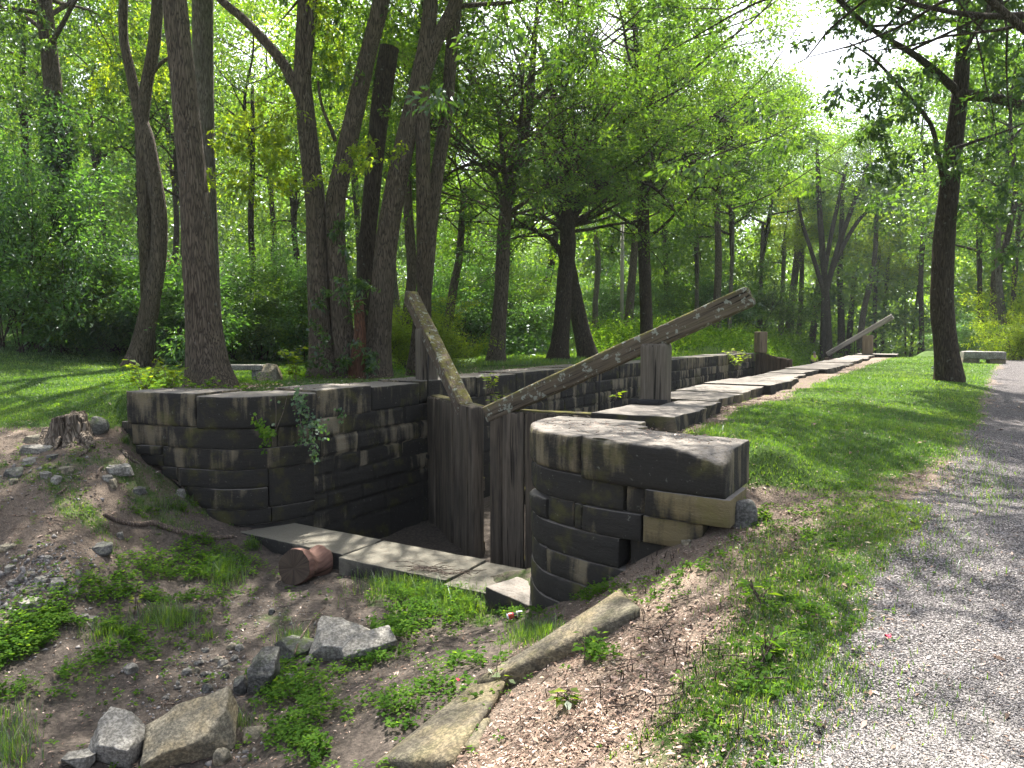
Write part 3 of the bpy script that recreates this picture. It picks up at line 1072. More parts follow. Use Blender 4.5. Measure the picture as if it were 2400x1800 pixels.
def gate(label, toe, heel, ztop, zbot, beam, npl, post, mats, seed, rod=None, rail=True, lift=0.0, plank_tops=0.0, rod_top=.16):
    toe, heel = np.array(toe, float), np.array(heel, float)
    g = thing('lock_gate', label, 'lock gate', (heel[0], heel[1], zbot))
    d = heel - toe
    L = np.linalg.norm(d)
    d /= L
    n = np.array([d[1], -d[0]])
    if n @ np.array([SY, -CY]) < 0:
        n = -n      # towards the camera
    d3, n3 = np.array([*d, 0]), np.array([*n, 0])
    rg = np.random.default_rng(seed)
    w = (L - .22) / npl
    for i in range(npl):
        c = toe + d * (.17 + w * (i + .5))
        zt = ztop - plank_tops * abs(rg.normal()) + lift * (i + .5) / npl
        zb = zbot - .02 * abs(rg.normal())
        th = .055 + .014 * rg.uniform()
        v, f, at = timber(zt - zb, w - .012 - .012 * rg.uniform(), th, [*(c + n * (.075 + .008 * rg.normal())), (zt + zb) / 2], (0, 0, 1), n3, seed=seed + i, wear=.007, ends=.05)
        part('plank', v, f, M[mats[0]], g, at)
    # toe post, heel post, rails behind the planks
    v, f, at = timber(ztop - zbot + .02, .20, .19, [*(toe + d * .08 + n * .0), (ztop + zbot) / 2], (0, 0, 1), n3, seed=seed + 40, wear=.012, r=.03, ends=.05)
    part('toe_post', v, f, M[mats[0]], g, at)
    pz0, pz1, pw, pt = post
    v, f, at = timber(pz1 - pz0, pw, pt, [*(heel + d * .05), (pz0 + pz1) / 2], (0, 0, 1), n3, seed=seed + 50, wear=.010, r=.05, ends=.02)
    part('heel_post', v, f, M[mats[1]], g, at)
    v, f, at = timber(pz0 - zbot, pw * .8, pt * .8, [*(heel + d * .05), (zbot + pz0) / 2 - .01], (0, 0, 1), n3, seed=seed + 51, wear=.010, r=.05)
    part('heel_post', v, f, M[mats[0]], g, at)
    if rail:
        for zz, tt in ((ztop - .06, .12), ((ztop + zbot) / 2, .2), (zbot + .2, .2)):
            v, f, at = timber(L - .2, .20, tt, [*(toe + d * (L / 2 + .05) - n * .07), zz], d3, seed=seed + 60 + int(zz * 10), wear=.008)
            part('rail', v, f, M['rail_moss'], g, at)
    a, b, bw, bt = beam
    a, b = np.array(a), np.array(b)
    ax = b - a
    v, f, at = timber(np.linalg.norm(ax), bw, bt, (a + b) / 2, ax, (0, 0, 1), r=.035, seed=seed + 70, wear=.016, step=.05, ends=.05, taper=.06)
    part('balance_beam', v, f, M[mats[2]], g, at)
    if rod is not None:
        c = toe + d * L * rod
        zb_ = ztop - .1
        t = rod * L / np.linalg.norm((b - a)[:2])
        zt_ = a[2] + (b[2] - a[2]) * t + rod_top
        v, f, at = tube([[*(c + n * .09), zb_], [*(c + n * .085), (zb_ + zt_) / 2], [*(c + n * .05), zt_]], [.013, .012, .012], 8)
        part('tie_rod', v, f, M['iron'], g, at)
    return g


hl, tl = np.array([-7.82, 10.15]), np.array([-5.80, 8.70])
hr, tr = np.array([-3.20, 8.72]), np.array([-5.36, 8.42])


def bpt(px, py, a, b):
    """point of the vertical plane through plan points a, b seen at a pixel"""
    x, fh, vz = ray(px, py)
    r_, f_ = x, fh
    d = np.array([r_ * CY - f_ * SY, r_ * SY + f_ * CY])
    e = np.array(b) - np.array(a)
    t = (a[0] * e[1] - a[1] * e[0]) / (d[0] * e[1] - d[1] * e[0])
    return np.array([d[0] * t, d[1] * t, CAMH + vz * t])


gl = gate('weathered grey gate leaf with a mossy beam leaning back over its post', tl, hl, -.17, -2.5,
          (bpt(1092, 962, tl, hl), bpt(962, 694, tl, hl), .24, .24), 7, (.0, .98, .38, .32), ('plank', 'post', 'beam_end'), 300, rod=.87, plank_tops=.01, rod_top=-.14)
gr_ = gate('dark gate leaf below a long mossy beam that slopes up over the lawn side', tr, hr, -.16, -2.5,
           (bpt(1140, 972, tr, hr), bpt(1764, 692, tr, hr), .24, .235), 6, (-.02, .76, .34, .32), ('plank', 'post', 'beam'), 340, rod=.70, plank_tops=.01)
hl2, tl2 = atf(1784, 824, 32.9)[:2], atf(1853, 842, 31.0)[:2]
hr2, tr2 = atf(2030, 831, 31.0)[:2], atf(1934, 835, 31.8)[:2]
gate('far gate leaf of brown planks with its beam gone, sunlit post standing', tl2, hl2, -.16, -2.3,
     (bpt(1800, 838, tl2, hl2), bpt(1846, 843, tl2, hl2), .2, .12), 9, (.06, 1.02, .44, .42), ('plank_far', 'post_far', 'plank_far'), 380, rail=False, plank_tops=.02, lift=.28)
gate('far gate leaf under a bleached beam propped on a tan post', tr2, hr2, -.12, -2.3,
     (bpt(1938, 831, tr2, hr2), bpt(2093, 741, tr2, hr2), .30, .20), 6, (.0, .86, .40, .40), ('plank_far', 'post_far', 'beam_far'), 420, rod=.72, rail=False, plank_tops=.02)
# ------------------------------------------------------------------ leaves, limbs, trees
def leaf_quads(C, D, L, rg, wid=0.5, flat=0.6, rnd=None, fold=0.12):
    """one kite-shaped leaf at each point: C base, D direction, L length"""
    n = len(C)
    D = D / (np.linalg.norm(D, axis=1)[:, None] + 1e-9)
    N = rg.normal(size=(n, 3)) * (1 - flat)
    N[:, 2] += flat * 1.4
    S = np.cross(D, N)
    S /= np.linalg.norm(S, axis=1)[:, None] + 1e-9
    U = np.cross(S, D)
    L = L[:, None]
    W = L * wid * 0.5
    V = np.stack([C, C + D * L * 0.45 + S * W + U * L * fold, C + D * L - U * L * 0.06, C + D * L * 0.45 - S * W + U * L * fold], 1).reshape(-1, 3)
    F = np.arange(4 * n).reshape(n, 4)
    if rnd is None:
        rnd = rg.uniform(0, 1, n)
    return V, F, np.repeat(rnd, 4)


class Skel:
    def __init__(s, seed):
        s.rg = np.random.default_rng(seed)
        s.br = []
        s.an = []
        s.ad = []

    def limb(s, p, d, L, r, lev, maxlev, up=0.05, jit=0.22, kids=(4, 4, 3), spread=0.9, leafy=0.35, shrink=0.55):
        rg = s.rg
        n = 5 if lev < maxlev else 4
        P, R = [np.array(p, float)], [r]
        d = np.array(d, float)
        d /= np.linalg.norm(d)
        ds = []
        for i in range(n):
            d = d + rg.normal(size=3) * jit * 0.6
            d[2] += up
            d /= np.linalg.norm(d)
            P.append(P[-1] + d * L / n)
            R.append(r * (1 - 0.75 * (i + 1) / n))
            ds.append(d.copy())
        P = np.array(P)
        s.br.append((P, np.array(R), lev))
        if lev >= maxlev - 1:
            i0 = int(n * leafy)
            for i in range(max(i0, 0), n):
                for t in (0.0, 0.5):
                    s.an.append(P[i] + (P[i + 1] - P[i]) * t)
                    s.ad.append(ds[i])
            s.an.append(P[-1])
            s.ad.append(ds[-1])
        if lev < maxlev:
            k = kids[min(lev, len(kids) - 1)]
            for j in range(k):
                t = 0.3 + 0.7 * (j + rg.uniform(0.2, 0.9)) / k
                i = min(int(t * n), n - 1)
                q = P[i] + (P[i + 1] - P[i]) * (t * n - i)
                a = ds[i]
                o = rg.normal(size=3)
                o[2] *= 0.6
                o -= a * (o @ a)
                o /= np.linalg.norm(o) + 1e-9
                s.limb(q, a * (1 - 0.35 * spread) + o * spread, L * shrink * rg.uniform(0.75, 1.2), max(r * (1 - 0.7 * t) * 0.62, 0.006), lev + 1, maxlev, up, jit, kids, spread, leafy, shrink)

    def wood(s, minr=0.0, seg=5):
        out = []
        for P, R, lev in s.br:
            if R[0] < minr:
                continue
            v, f, a = tube(cr(P, 2) if lev == 0 else P, np.interp(np.linspace(0, 1, 2 * (len(P) - 1) + 1), np.linspace(0, 1, len(P)), R) if lev == 0 else R, seg if lev < 2 else 3, cap=False)
            out.append((v, f))
        return out

    def leaves(s, n, size, spread=0.22, droop=0.25, wid=0.5, flat=0.6, keep=None, per=32):
        rg = s.rg
        A, D = np.array(s.an), np.array(s.ad)
        if keep is not None:
            m = keep(A)
            A, D = A[m], D[m]
        # the leaves gather in sprays on part of the twigs
        ns = max(12, min(len(A), int(n / per)))
        pick = rg.permutation(len(A))[:ns]
        A, D = A[pick], D[pick]
        i = rg.integers(0, len(A), n)
        off = rg.normal(size=(n, 3)) * spread
        off[:, 2] *= 0.45
        C = A[i] + off + D[i] * (rg.uniform(-1, 1, n) * spread * 1.3)[:, None]
        d = D[i] * 0.5 + off / (spread + 1e-6) * 0.5 + rg.normal(size=(n, 3)) * 0.3
        d[:, 2] -= droop
        tone = rg.uniform(0, 1, len(A))[i] * 0.6 + rg.uniform(0, 1, n) * 0.4
        return leaf_quads(C, d, size * rg.uniform(0.65, 1.25, n), rg, wid, flat, tone)


def crown_mesh(name, wood, lv, leafmat, barkmat, base):
    """leaves and the limbs that carry them, as one mesh of two materials"""
    V, F, A = lv
    vs, fs, nw = [V], [F], len(V)
    rnd = [A]
    n = nw
    wf = 0
    for v, f in wood:
        for ff in f:
            fs.append(ff + n)
            wf += len(ff)
        vs.append(v)
        rnd.append(np.zeros(len(v)))
        n += len(v)
    me = build_mesh(name, np.concatenate(vs) - np.array(base), fs, {'rnd': np.concatenate(rnd)}, True)
    me.materials.append(leafmat)
    me.materials.append(barkmat)
    mi = np.zeros(len(me.polygons), np.int32)
    mi[len(F):] = 1
    me.polygons.foreach_set('material_index', mi)
    sm = np.zeros(len(me.polygons), bool)
    sm[len(F):] = True
    me.polygons.foreach_set('use_smooth', sm)
    return me


def pxline(pts, f, widths, n=10):
    """pixel polyline at distance f -> smooth world polyline and radii"""
    fs = f if isinstance(f, (list, tuple)) else [f] * len(pts)
    P = np.array([atf(x, y, ff) for (x, y), ff in zip(pts, fs)])
    W = np.interp(np.linspace(0, 1, len(pts)), np.linspace(0, 1, len(widths)), widths)
    R = W * np.array(fs) / FPX / 2
    Q = cr(P, n)
    r = np.interp(np.linspace(0, 1, len(Q)), np.linspace(0, 1, len(R)), R)
    return Q, r


def bole(Q, r, seg=28, flare=0.0, seed=0, ridges=0.05, sink=0.25):
    """trunk tube, its foot spread and sunk into the ground"""
    q0 = Q[0].copy()
    q0[2] = min(q0[2], g1(q0[0], q0[1])) - sink
    Q = np.concatenate([[q0], Q])
    r = np.concatenate([[r[0]], r])
    h = Q[:, 2] - q0[2] - sink
    r = r * (1 + flare * np.exp(-np.clip(h, 0, 9) / 0.22))
    return tube(Q, r, seg, 0.05, 2.5, seed, True, ridges, 16)


def bare_top(Q):
    return Q[-1], Q[-1] - Q[-3]


def big_tree(name, label, stems, f, bark, leafmat, crown, seed, cat='tree', group=None, limbs=(), extra=None):
    """stems: [(pixel points, widths, flare[, material])]; crown: dict; limbs: [(pixel points, widths)]"""
    first = True
    t = None
    tops = []
    for i, st in enumerate(stems):
        Q, r = pxline(st[0], st[4] if len(st) > 4 else f, st[1])
        if first:
            b = Q[0].copy()
            b[2] = g1(b[0], b[1])
            t = thing(name, label, cat, b, group)
            first = False
        v, fc, at = bole(Q, r, 30 if f < 20 else 14, st[2], seed + i)
        part('trunk', v, fc, M[st[3] if len(st) > 3 and st[3] else bark], t)
        tops.append((Q, r))
    for i, (pp, w, *ff) in enumerate(limbs):
        Q, r = pxline(pp, ff[0] if ff else f, w, 6)
        v, fc, at = tube(Q, r, 10, .06, 3, seed + 60 + i, True, .04)
        part('limb', v, fc, M[bark], t)
        tops.append((Q, r))
    if crown:
        sk = Skel(seed)
        c = dict(n=20000, size=.11, z0=6.0, nl=9, L=3.6, up=.04, maxlev=2, spread=.24, down=0.0, flat=.55)
        c.update(crown)
        for Q, r in tops:
            m = np.nonzero(Q[:, 2] > c['z0'])[0]
            if len(m) < 2:
                continue
            for j in range(c['nl']):
                k = m[min(len(m) - 1, int(len(m) * (j + sk.rg.uniform(0, 1)) / c['nl']))]
                a = 2.4 * j + sk.rg.uniform(0, 1.2)
                if 'az' in c:
                    a = c['az'] + sk.rg.normal() * c.get('azs', .9)
                d = np.array([math.cos(a), math.sin(a), sk.rg.uniform(.1, .7) - c['down']])
                sk.limb(Q[k], d, c['L'] * sk.rg.uniform(.7, 1.15), min(max(r[k] * .45, .03), .075), 0, c['maxlev'], c['up'])
        if c.get('keep'):
            sk.br = [b_ for b_ in sk.br if b_[2] == 0 or c['keep'](b_[0][-1:])[0]]
        lv = sk.leaves(c['n'], c['size'], c['spread'], flat=c['flat'], keep=c.get('keep'), per=c.get('per', 34))
        me = crown_mesh('crown', sk.wood(c.get('minr', .008)), lv, M[leafmat], M[bark], t.location)
        link('crown', me, None, t)
    return t


def spray(t, spots, mat, seed, size=.10, name='foliage', wid=.42, flat=.6, droop=.35):
    """leafy sprays hanging at given places: [(px, py, f, rx, rz, n)]"""
    rg = np.random.default_rng(seed)
    Vs, n = [], 0
    for px, py, f, rx, rz, k in spots:
        c = atf(px, py, f)
        nt = max(3, k // 45)
        tw = rg.normal(size=(nt, 3)) * np.array([rx, rx, rz]) * .6
        td = rg.normal(size=(nt, 3)) * .5 + tw * .6
        td[:, 2] -= .2
        td /= np.linalg.norm(td, axis=1)[:, None]
        i = rg.integers(0, nt, k)
        tt = rg.uniform(-.5, .5, k)[:, None]
        off = rg.normal(size=(k, 3)) * .05
        C = c + tw[i] + td[i] * tt * min(rx, .7) + off
        D = td[i] * .5 + rg.normal(size=(k, 3)) * .6
        D[:, 2] -= droop
        Vs.append(leaf_quads(C, D, size * rg.uniform(.6, 1.2, k), rg, wid, flat))
    v, f, a = join(*[(x[0], x[1], {'rnd': x[2]}) for x in Vs])
    return part(name, v, f, M[mat], t, a, smooth=False)


def gen_crown(name, seed, H, R, n, size, leafmat, bark='bark_dark', nl=16, spread=.45, low=.12, shape=1.0, flat=.5, wid=.55):
    """a crown standing on the origin: H tall, R wide, with its own upper stem"""
    sk = Skel(seed)
    rg = sk.rg
    P = np.array([[0, 0, 0], [.15, .1, H * .35], [-.1, .2, H * .7], [0, 0, H * .96]]) + rg.normal(size=(4, 3)) * .15
    P[0] = 0
    Q = cr(P, 6)
    r = np.linspace(.15, .02, len(Q)) * H / 10
    sk.br.append((Q, r, 1))
    for j in range(nl):
        h = low + (1 - low) * (j + .5) / nl
        k = int(h * (len(Q) - 1))
        a = 2.4 * j + rg.uniform(-.5, .5)
        prof = math.sin(PI * min(1, .18 + .82 * (1 - h) ** shape)) if h > .3 else .75 + h
        d = np.array([math.cos(a), math.sin(a), .15 + .7 * h])
        sk.limb(Q[k], d, R * max(.35, prof) * rg.uniform(.75, 1.1) * .8, r[k] * .6, 0, 2, .03, .25, (4, 3, 2))
    lv = sk.leaves(n, size, spread, flat=flat, wid=wid)
    return crown_mesh(name, sk.wood(.012, 4), lv, M[leafmat], M[bark], (0, 0, 0))


CROWN = {
    'mid': [gen_crown('crown_mid', 500 + i, 11, 4.6, 10000, .20, 'leaf_mid') for i in range(2)],
    'far': [gen_crown('crown_far', 520 + i, 12, 4.8, 13000, .22, 'leaf_far') for i in range(3)],
    'dark': [gen_crown('crown_dark', 540 + i, 11, 4.4, 7000, .20, 'leaf_dark') for i in range(2)],
    'lime': [gen_crown('crown_lime', 560, 9, 4.2, 9500, .20, 'leaf_lime')],
    'low': [gen_crown('crown_low', 570 + i, 6.5, 3.6, 7500, .15, 'leaf_mid', low=.05) for i in range(2)],
}
_ck = [0]


def tree(name, label, pts, f, widths, bark='bark_dark', kind='far', ch=None, scale=1.0, group=None, flare=.35, top=None, cat='tree'):
    """a tree of the middle distance: its own trunk, a crown shared with its kin"""
    Q, r = pxline(pts, f, widths, 6)
    b = Q[0].copy()
    b[2] = g1(b[0], b[1])
    t = thing(name, label, cat, b, group)
    # carry the stem on upwards into its crown
    d = Q[-1] - Q[-4]
    d = d / np.linalg.norm(d)
    d = d * .5 + np.array([0, 0, .8])
    d /= np.linalg.norm(d)
    add = np.array([Q[-1] + d * k for k in (.8, 1.6, 2.6)])
    Qa, ra = np.concatenate([Q, add]), np.concatenate([r, r[-1] * np.array([.95, .85, .7])])
    v, fc, at = bole(Qa, ra, 12, flare, int(b[0] * 7) % 97)
    part('trunk', v, fc, M[bark], t)
    lst = CROWN[kind]
    me = lst[_ck[0] % len(lst)]
    _ck[0] += 1
    c = link('crown', me, None, t, Vector(Q[-1]) - t.location)
    s = scale * random.uniform(.92, 1.08)
    c.scale = (s, s, s * (ch or 1.0))
    c.rotation_euler = (random.uniform(-.08, .08), random.uniform(-.08, .08), random.uniform(0, 6.28))
    return t
# ------------------------------------------------------------------ the trees of the photograph
def sky_gap(A):
    """no leaves where the crowns stand apart"""
    x, y, _ = proj(A)
    m = np.ones(len(A), bool)
    for cx, cy_, rx, ry in ((1860, 135, 150, 85), (565, 110, 80, 105), (1440, 95, 50, 75), (1760, 40, 60, 60), (2070, 120, 40, 40)):
        m &= (((x - cx) / rx) ** 2 + ((y - cy_) / ry) ** 2 + .25 * vnoise(A * 1.7, 5)) > 1
    return m


# the big trees close to the lock
T7 = big_tree('tree', 'tall straight trunk rising alone from the lawn beside the towpath', [
    ([(2224, 886), (2216, 800), (2208, 700), (2213, 560), (2226, 430), (2240, 300), (2250, 215), (2258, 100), (2262, -100), (2268, -400), (2272, -700)], [58, 52, 50, 47, 42, 38, 34, 30, 24, 14, 7], .25)],
    15.7, 'bark_dark', 'leaf_dark', dict(n=30000, size=.14, z0=6.4, nl=7, L=4.4, maxlev=2, spread=.22, up=.07, down=-.1, per=48, minr=.014, keep=sky_gap), 700,
    limbs=[([(2252, 222), (2320, 228), (2400, 246), (2520, 262), (2640, 230)], [26, 24, 20, 15, 8], 15.2),
           ([(2244, 215), (2190, 165), (2130, 120), (2060, 80), (1990, 20), (1930, -60)], [20, 17, 14, 11, 8, 5], [15.7, 15.2, 14.8, 14.2, 13.6, 13]),
           ([(2214, 440), (2200, 370), (2180, 290), (2120, 215), (2050, 140), (1990, 100)], [12, 11, 10, 8, 6, 3], [15.6, 15.3, 15, 14.7, 14.3, 14]),
           ([(2230, 350), (2290, 330), (2350, 310), (2420, 280)], [9, 7, 5, 3], 15.0)])
spray(T7, [(2110, 130, 14.6, .8, .4, 300), (2020, 50, 14, .8, .4, 300), (1930, 30, 13.6, .7, .35, 220), (2150, 260, 14.9, .6, .3, 240), (2070, 230, 14.6, .6, .3, 240), (2010, 200, 14.2, .6, .25, 180), (2110, 350, 15, .6, .3, 240), (2020, 330, 14.8, .5, .25, 150), (1990, 400, 14.6, .5, .2, 130), (2080, 420, 15, .5, .25, 160),
           (2300, 150, 15, .8, .4, 320), (2360, 90, 14.6, .8, .4, 320), (2350, 300, 14.8, .7, .35, 280), (2300, 390, 15, .6, .3, 200), (2380, 430, 14.4, .6, .35, 260), (2340, 520, 14.6, .6, .3, 220), (2395, 590, 14.2, .5, .3, 220), (2290, 480, 15, .5, .2, 130), (2200, 60, 15, .8, .4, 300), (2270, 20, 15, .8, .4, 300), (2160, 20, 14.6, .8, .4, 300), (2390, 200, 14, .7, .4, 300), (2240, 390, 15.2, .35, .2, 90)], 'leaf_dark', 8, .14)
T3 = big_tree('tree', 'thick dark trunk leaning gently, just behind the curved end of the lock wall', [
    ([(494, 905), (486, 850), (479, 780), (472, 700), (462, 560), (452, 430), (440, 300), (428, 180), (415, 60), (405, -60), (390, -300), (380, -700), (376, -1000)], [108, 94, 82, 78, 70, 62, 60, 56, 55, 52, 44, 24, 10], .32)],
    11.8, 'bark', 'leaf_mid', dict(n=20000, size=.13, z0=7.4, nl=18, L=4.6, spread=.17, keep=sky_gap), 720)
big_tree('tree', 'pale grey straight trunk hidden below by the thick leaning one', [
    ([(500, 868), (494, 700), (484, 420), (477, 200), (475, 0), (474, -300), (470, -700)], [50, 44, 42, 45, 46, 40, 20], .3)],
    17.5, 'bark_grey', 'leaf_mid', dict(n=1500, size=.13, z0=8.8, nl=4, L=4.6, spread=.3), 740)
T4 = big_tree('tree', 'clump of thick stems fanning out of one base behind the lock wall', [
    ([(762, 872), (753, 800), (746, 650), (741, 500), (729, 380), (716, 260), (709, 180), (712, 100), (718, 0), (724, -200), (730, -600)], [80, 58, 52, 48, 44, 42, 40, 38, 38, 32, 10], .25),
    ([(818, 868), (802, 760), (789, 600), (786, 480), (806, 380), (832, 260), (862, 130), (892, 10), (925, -160), (960, -500)], [66, 50, 46, 46, 44, 42, 38, 38, 32, 10], .25),
    ([(884, 868), (888, 780), (897, 680), (907, 560), (927, 440), (952, 320), (985, 180), (1004, 60), (1012, -60), (1020, -400)], [66, 58, 54, 52, 50, 46, 42, 36, 30, 10], .3),
    ([(990, 190), (1020, 100), (1058, 30), (1085, -60), (1120, -300)], [34, 34, 32, 28, 10], 0),
    ([(855, 866), (860, 600), (874, 420), (884, 320), (897, 210), (912, 112)], [44, 38, 40, 42, 46, 46], .1, 'bark_dark', 16.4),
    ([(836, 868), (843, 800), (843, 750), (840, 704)], [38, 30, 25, 22], .2, 'bark_red', 15.0)],
    15.4, 'bark', 'leaf_mid', dict(n=15000, size=.13, z0=7.8, nl=8, L=4.6, spread=.17, keep=sky_gap), 760,
    limbs=[([(706, 235), (690, 200), (664, 150), (622, 98), (572, 46), (518, 0), (460, -60)], [24, 25, 24, 22, 20, 18, 14]),
           ([(722, 170), (726, 100), (733, 40), (737, -20)], [14, 20, 20, 20], 15.2),
           ([(786, 330), (775, 300), (755, 250), (745, 190)], [10, 9, 7, 5])])
spray(T4, [(600, 300, 14, .55, .35, 420), (560, 340, 14, .5, .3, 330), (660, 350, 14, .5, .3, 300), (640, 250, 14.5, .6, .3, 330), (700, 420, 14.6, .4, .25, 160),
           (870, 350, 14.5, .4, .35, 260), (840, 400, 14.3, .35, .25, 160), (560, 430, 13.2, .5, .22, 260), (620, 410, 13.2, .4, .2, 150), (770, 40, 15, .6, .3, 260), (800, 150, 16, .5, .4, 260)], 'leaf_lime', 5, .12)
spray(T4, [(790, 730, 14.2, .35, .45, 120), (810, 640, 14.0, .3, .3, 90), (870, 690, 14.0, .45, .18, 180), (760, 770, 14.4, .25, .4, 130), (770, 840, 14.6, .5, .15, 240), (850, 850, 14.6, .5, .12, 200), (800, 560, 15, .2, .5, 120)], 'leaf_dark', 6, .13)
big_tree('tree', 'slender trunk curving up beside the fanning clump, behind the gate post', [
    ([(978, 858), (984, 780), (998, 650), (1010, 520), (1026, 400), (1048, 250), (1058, 120), (1070, 0), (1078, -200), (1084, -500)], [46, 38, 35, 32, 31, 30, 28, 26, 22, 8], .4)],
    16.5, 'bark', 'leaf_mid', dict(n=10000, size=.12, z0=7.8, nl=11, L=4.2, spread=.3), 790)
T1 = big_tree('ivy_clad_tree', 'big trunk wrapped in ivy among the bushes at the edge of the lawn', [
    ([(172, 735), (162, 600), (152, 480), (140, 350), (126, 220), (113, 100), (102, 0), (92, -150), (85, -400)], [66, 52, 46, 44, 40, 36, 34, 28, 10], .2)],
    21.5, 'bark', 'leaf_mid', dict(n=16000, size=.14, z0=9.0, nl=16, L=5.0, spread=.17), 800)
rgi = np.random.default_rng(4)
Q, r = pxline([(172, 735), (162, 600), (152, 480), (140, 350), (126, 220)], 21.5, [66, 52, 46, 44, 40])
k = rgi.integers(0, len(Q), 9000)
k = k[rgi.uniform(0, 1, len(k)) < np.interp(k / len(Q), [0, .7, 1], [1, .9, .25])]
a = rgi.uniform(0, 2 * PI, len(k))
o3 = np.stack([np.cos(a), np.sin(a), np.zeros_like(a)], -1)
v, f, at = leaf_quads(Q[k] + o3 * (r[k] * rgi.uniform(.95, 1.5, len(k)))[:, None] + rgi.normal(size=(len(k), 3)) * .05, o3 * .5 + rgi.normal(size=(len(k), 3)) * .4 - [0, 0, .8], rgi.uniform(.08, .15, len(k)), rgi, .8, .3)
part('ivy', v, f, M['leaf_dark'], T1, {'rnd': at}, smooth=False)
T2 = big_tree('tree', 'forked trunk leaning across the edge of the sunlit lawn', [
    ([(316, 872), (334, 800), (355, 700), (371, 600), (373, 500), (361, 420), (346, 330), (330, 280)], [58, 46, 42, 37, 34, 34, 32, 30], .4),
    ([(331, 288), (318, 230), (304, 160), (290, 90), (289, 0), (298, -200), (300, -450)], [28, 24, 22, 20, 20, 16, 6], 0),
    ([(333, 285), (343, 200), (360, 110), (370, 0), (382, -200), (390, -450)], [28, 27, 27, 26, 20, 6], 0)],
    18.5, 'bark', 'leaf_lime', dict(n=2000, size=.12, z0=8.8, nl=3, L=3.8, spread=.17, keep=sky_gap), 820,
    limbs=[([(352, 180), (375, 150), (410, 128)], [10, 9, 7])])
rgs = np.random.default_rng(21)


def rnd_sprays(n, x0, x1, y0, y1, f0, f1, k, rx=.75):
    return [(rgs.uniform(x0, x1), rgs.uniform(y0, y1), rgs.uniform(f0, f1), rx * rgs.uniform(.7, 1.3), .35, int(k * rgs.uniform(.6, 1.3))) for _ in range(n)]


spray(T1, rnd_sprays(46, -40, 330, -20, 330, 24, 29, 230, 1.0), 'leaf_mid', 31, .13)
spray(T1, rnd_sprays(14, -40, 110, -20, 230, 20, 23, 180, .8), 'leaf_dark', 32, .13)
spray(T2, rnd_sprays(24, 240, 440, -20, 240, 23, 27, 190, .95), 'leaf_lime', 33, .12)
spray(T2, rnd_sprays(16, 400, 700, 120, 430, 24, 29, 190, .95), 'leaf_mid', 34, .12)
spray(T4, rnd_sprays(30, 660, 1010, -20, 260, 15.5, 19, 190, .75), 'leaf_mid', 35, .12)
spray(T4, rnd_sprays(12, 820, 1000, 250, 520, 17, 19, 150, .6), 'leaf_mid', 36, .12)
# the low spreading trees on the lawn beyond the lock
orch = dict(size=.12, spread=.15, flat=.5, keep=sky_gap)
big_tree('tree', 'low spreading tree with a sinuous trunk on the far lawn', [
    ([(1163, 842), (1168, 780), (1175, 680), (1180, 570), (1186, 480), (1203, 400), (1226, 320), (1240, 240), (1250, 130), (1262, -20)], [44, 36, 34, 32, 30, 27, 24, 20, 15, 6], .4)],
    23.5, 'bark', 'leaf_mid', dict(n=40000, z0=4.2, nl=18, L=4.6, **orch), 840,
    limbs=[([(1184, 510), (1168, 430), (1145, 392), (1105, 385), (1060, 402), (1030, 430)], [15, 12, 11, 9, 7, 4]), ([(1190, 470), (1180, 400), (1172, 300), (1160, 240), (1110, 220), (1060, 260)], [12, 11, 9, 8, 6, 4]),
           ([(1226, 320), (1205, 290), (1180, 240), (1150, 215)], [10, 8, 7, 4])])
big_tree('tree', 'dark spreading tree with long arched boughs in the middle of the far lawn', [
    ([(1308, 838), (1317, 760), (1325, 650), (1332, 560), (1324, 480), (1322, 400), (1316, 300), (1290, 200), (1262, 100)], [50, 40, 38, 36, 30, 24, 20, 15, 8], .35)],
    25.5, 'bark_dark', 'leaf_mid', dict(n=40000, z0=4.2, nl=13, L=5.2, **orch), 860,
    limbs=[([(1332, 560), (1345, 510), (1372, 450), (1428, 412), (1490, 420), (1545, 450), (1600, 520)], [24, 19, 17, 14, 10, 7, 4]), ([(1328, 500), (1345, 420), (1385, 350), (1440, 310), (1462, 240), (1470, 150)], [20, 17, 15, 13, 10, 5]),
           ([(1325, 620), (1300, 570), (1265, 545), (1225, 530), (1195, 535)], [17, 14, 12, 9, 6]), ([(1330, 480), (1290, 440), (1275, 350), (1262, 290), (1310, 240), (1340, 170), (1400, 60)], [14, 12, 11, 10, 9, 8, 4])])
big_tree('tree', 'leaning dark trunk standing close behind the spreading tree', [
    ([(1378, 834), (1360, 760), (1346, 690), (1330, 600), (1322, 520)], [46, 38, 36, 30, 26], .3)],
    27.5, 'bark_dark', 'leaf_mid', dict(n=15000, z0=4.6, nl=9, L=4.2, **orch), 880)
big_tree('tree', 'upright dark trunk seen behind the long sloping beam, its boughs reaching over', [
    ([(1516, 822), (1514, 720), (1510, 600), (1508, 480), (1508, 380), (1502, 280), (1496, 180), (1488, 60), (1482, -60)], [32, 29, 28, 28, 26, 22, 17, 12, 5], .2)],
    28, 'bark_dark', 'leaf_mid', dict(n=40000, z0=4.4, nl=20, L=5.4, **orch), 900,
    limbs=[([(1508, 400), (1540, 350), (1600, 325), (1660, 315), (1720, 330)], [12, 10, 8, 6, 3]), ([(1508, 440), (1560, 420), (1610, 400), (1670, 440), (1720, 500)], [12, 10, 8, 6, 3]), ([(1506, 300), (1530, 240), (1545, 170), (1600, 150)], [10, 8, 6, 3])])

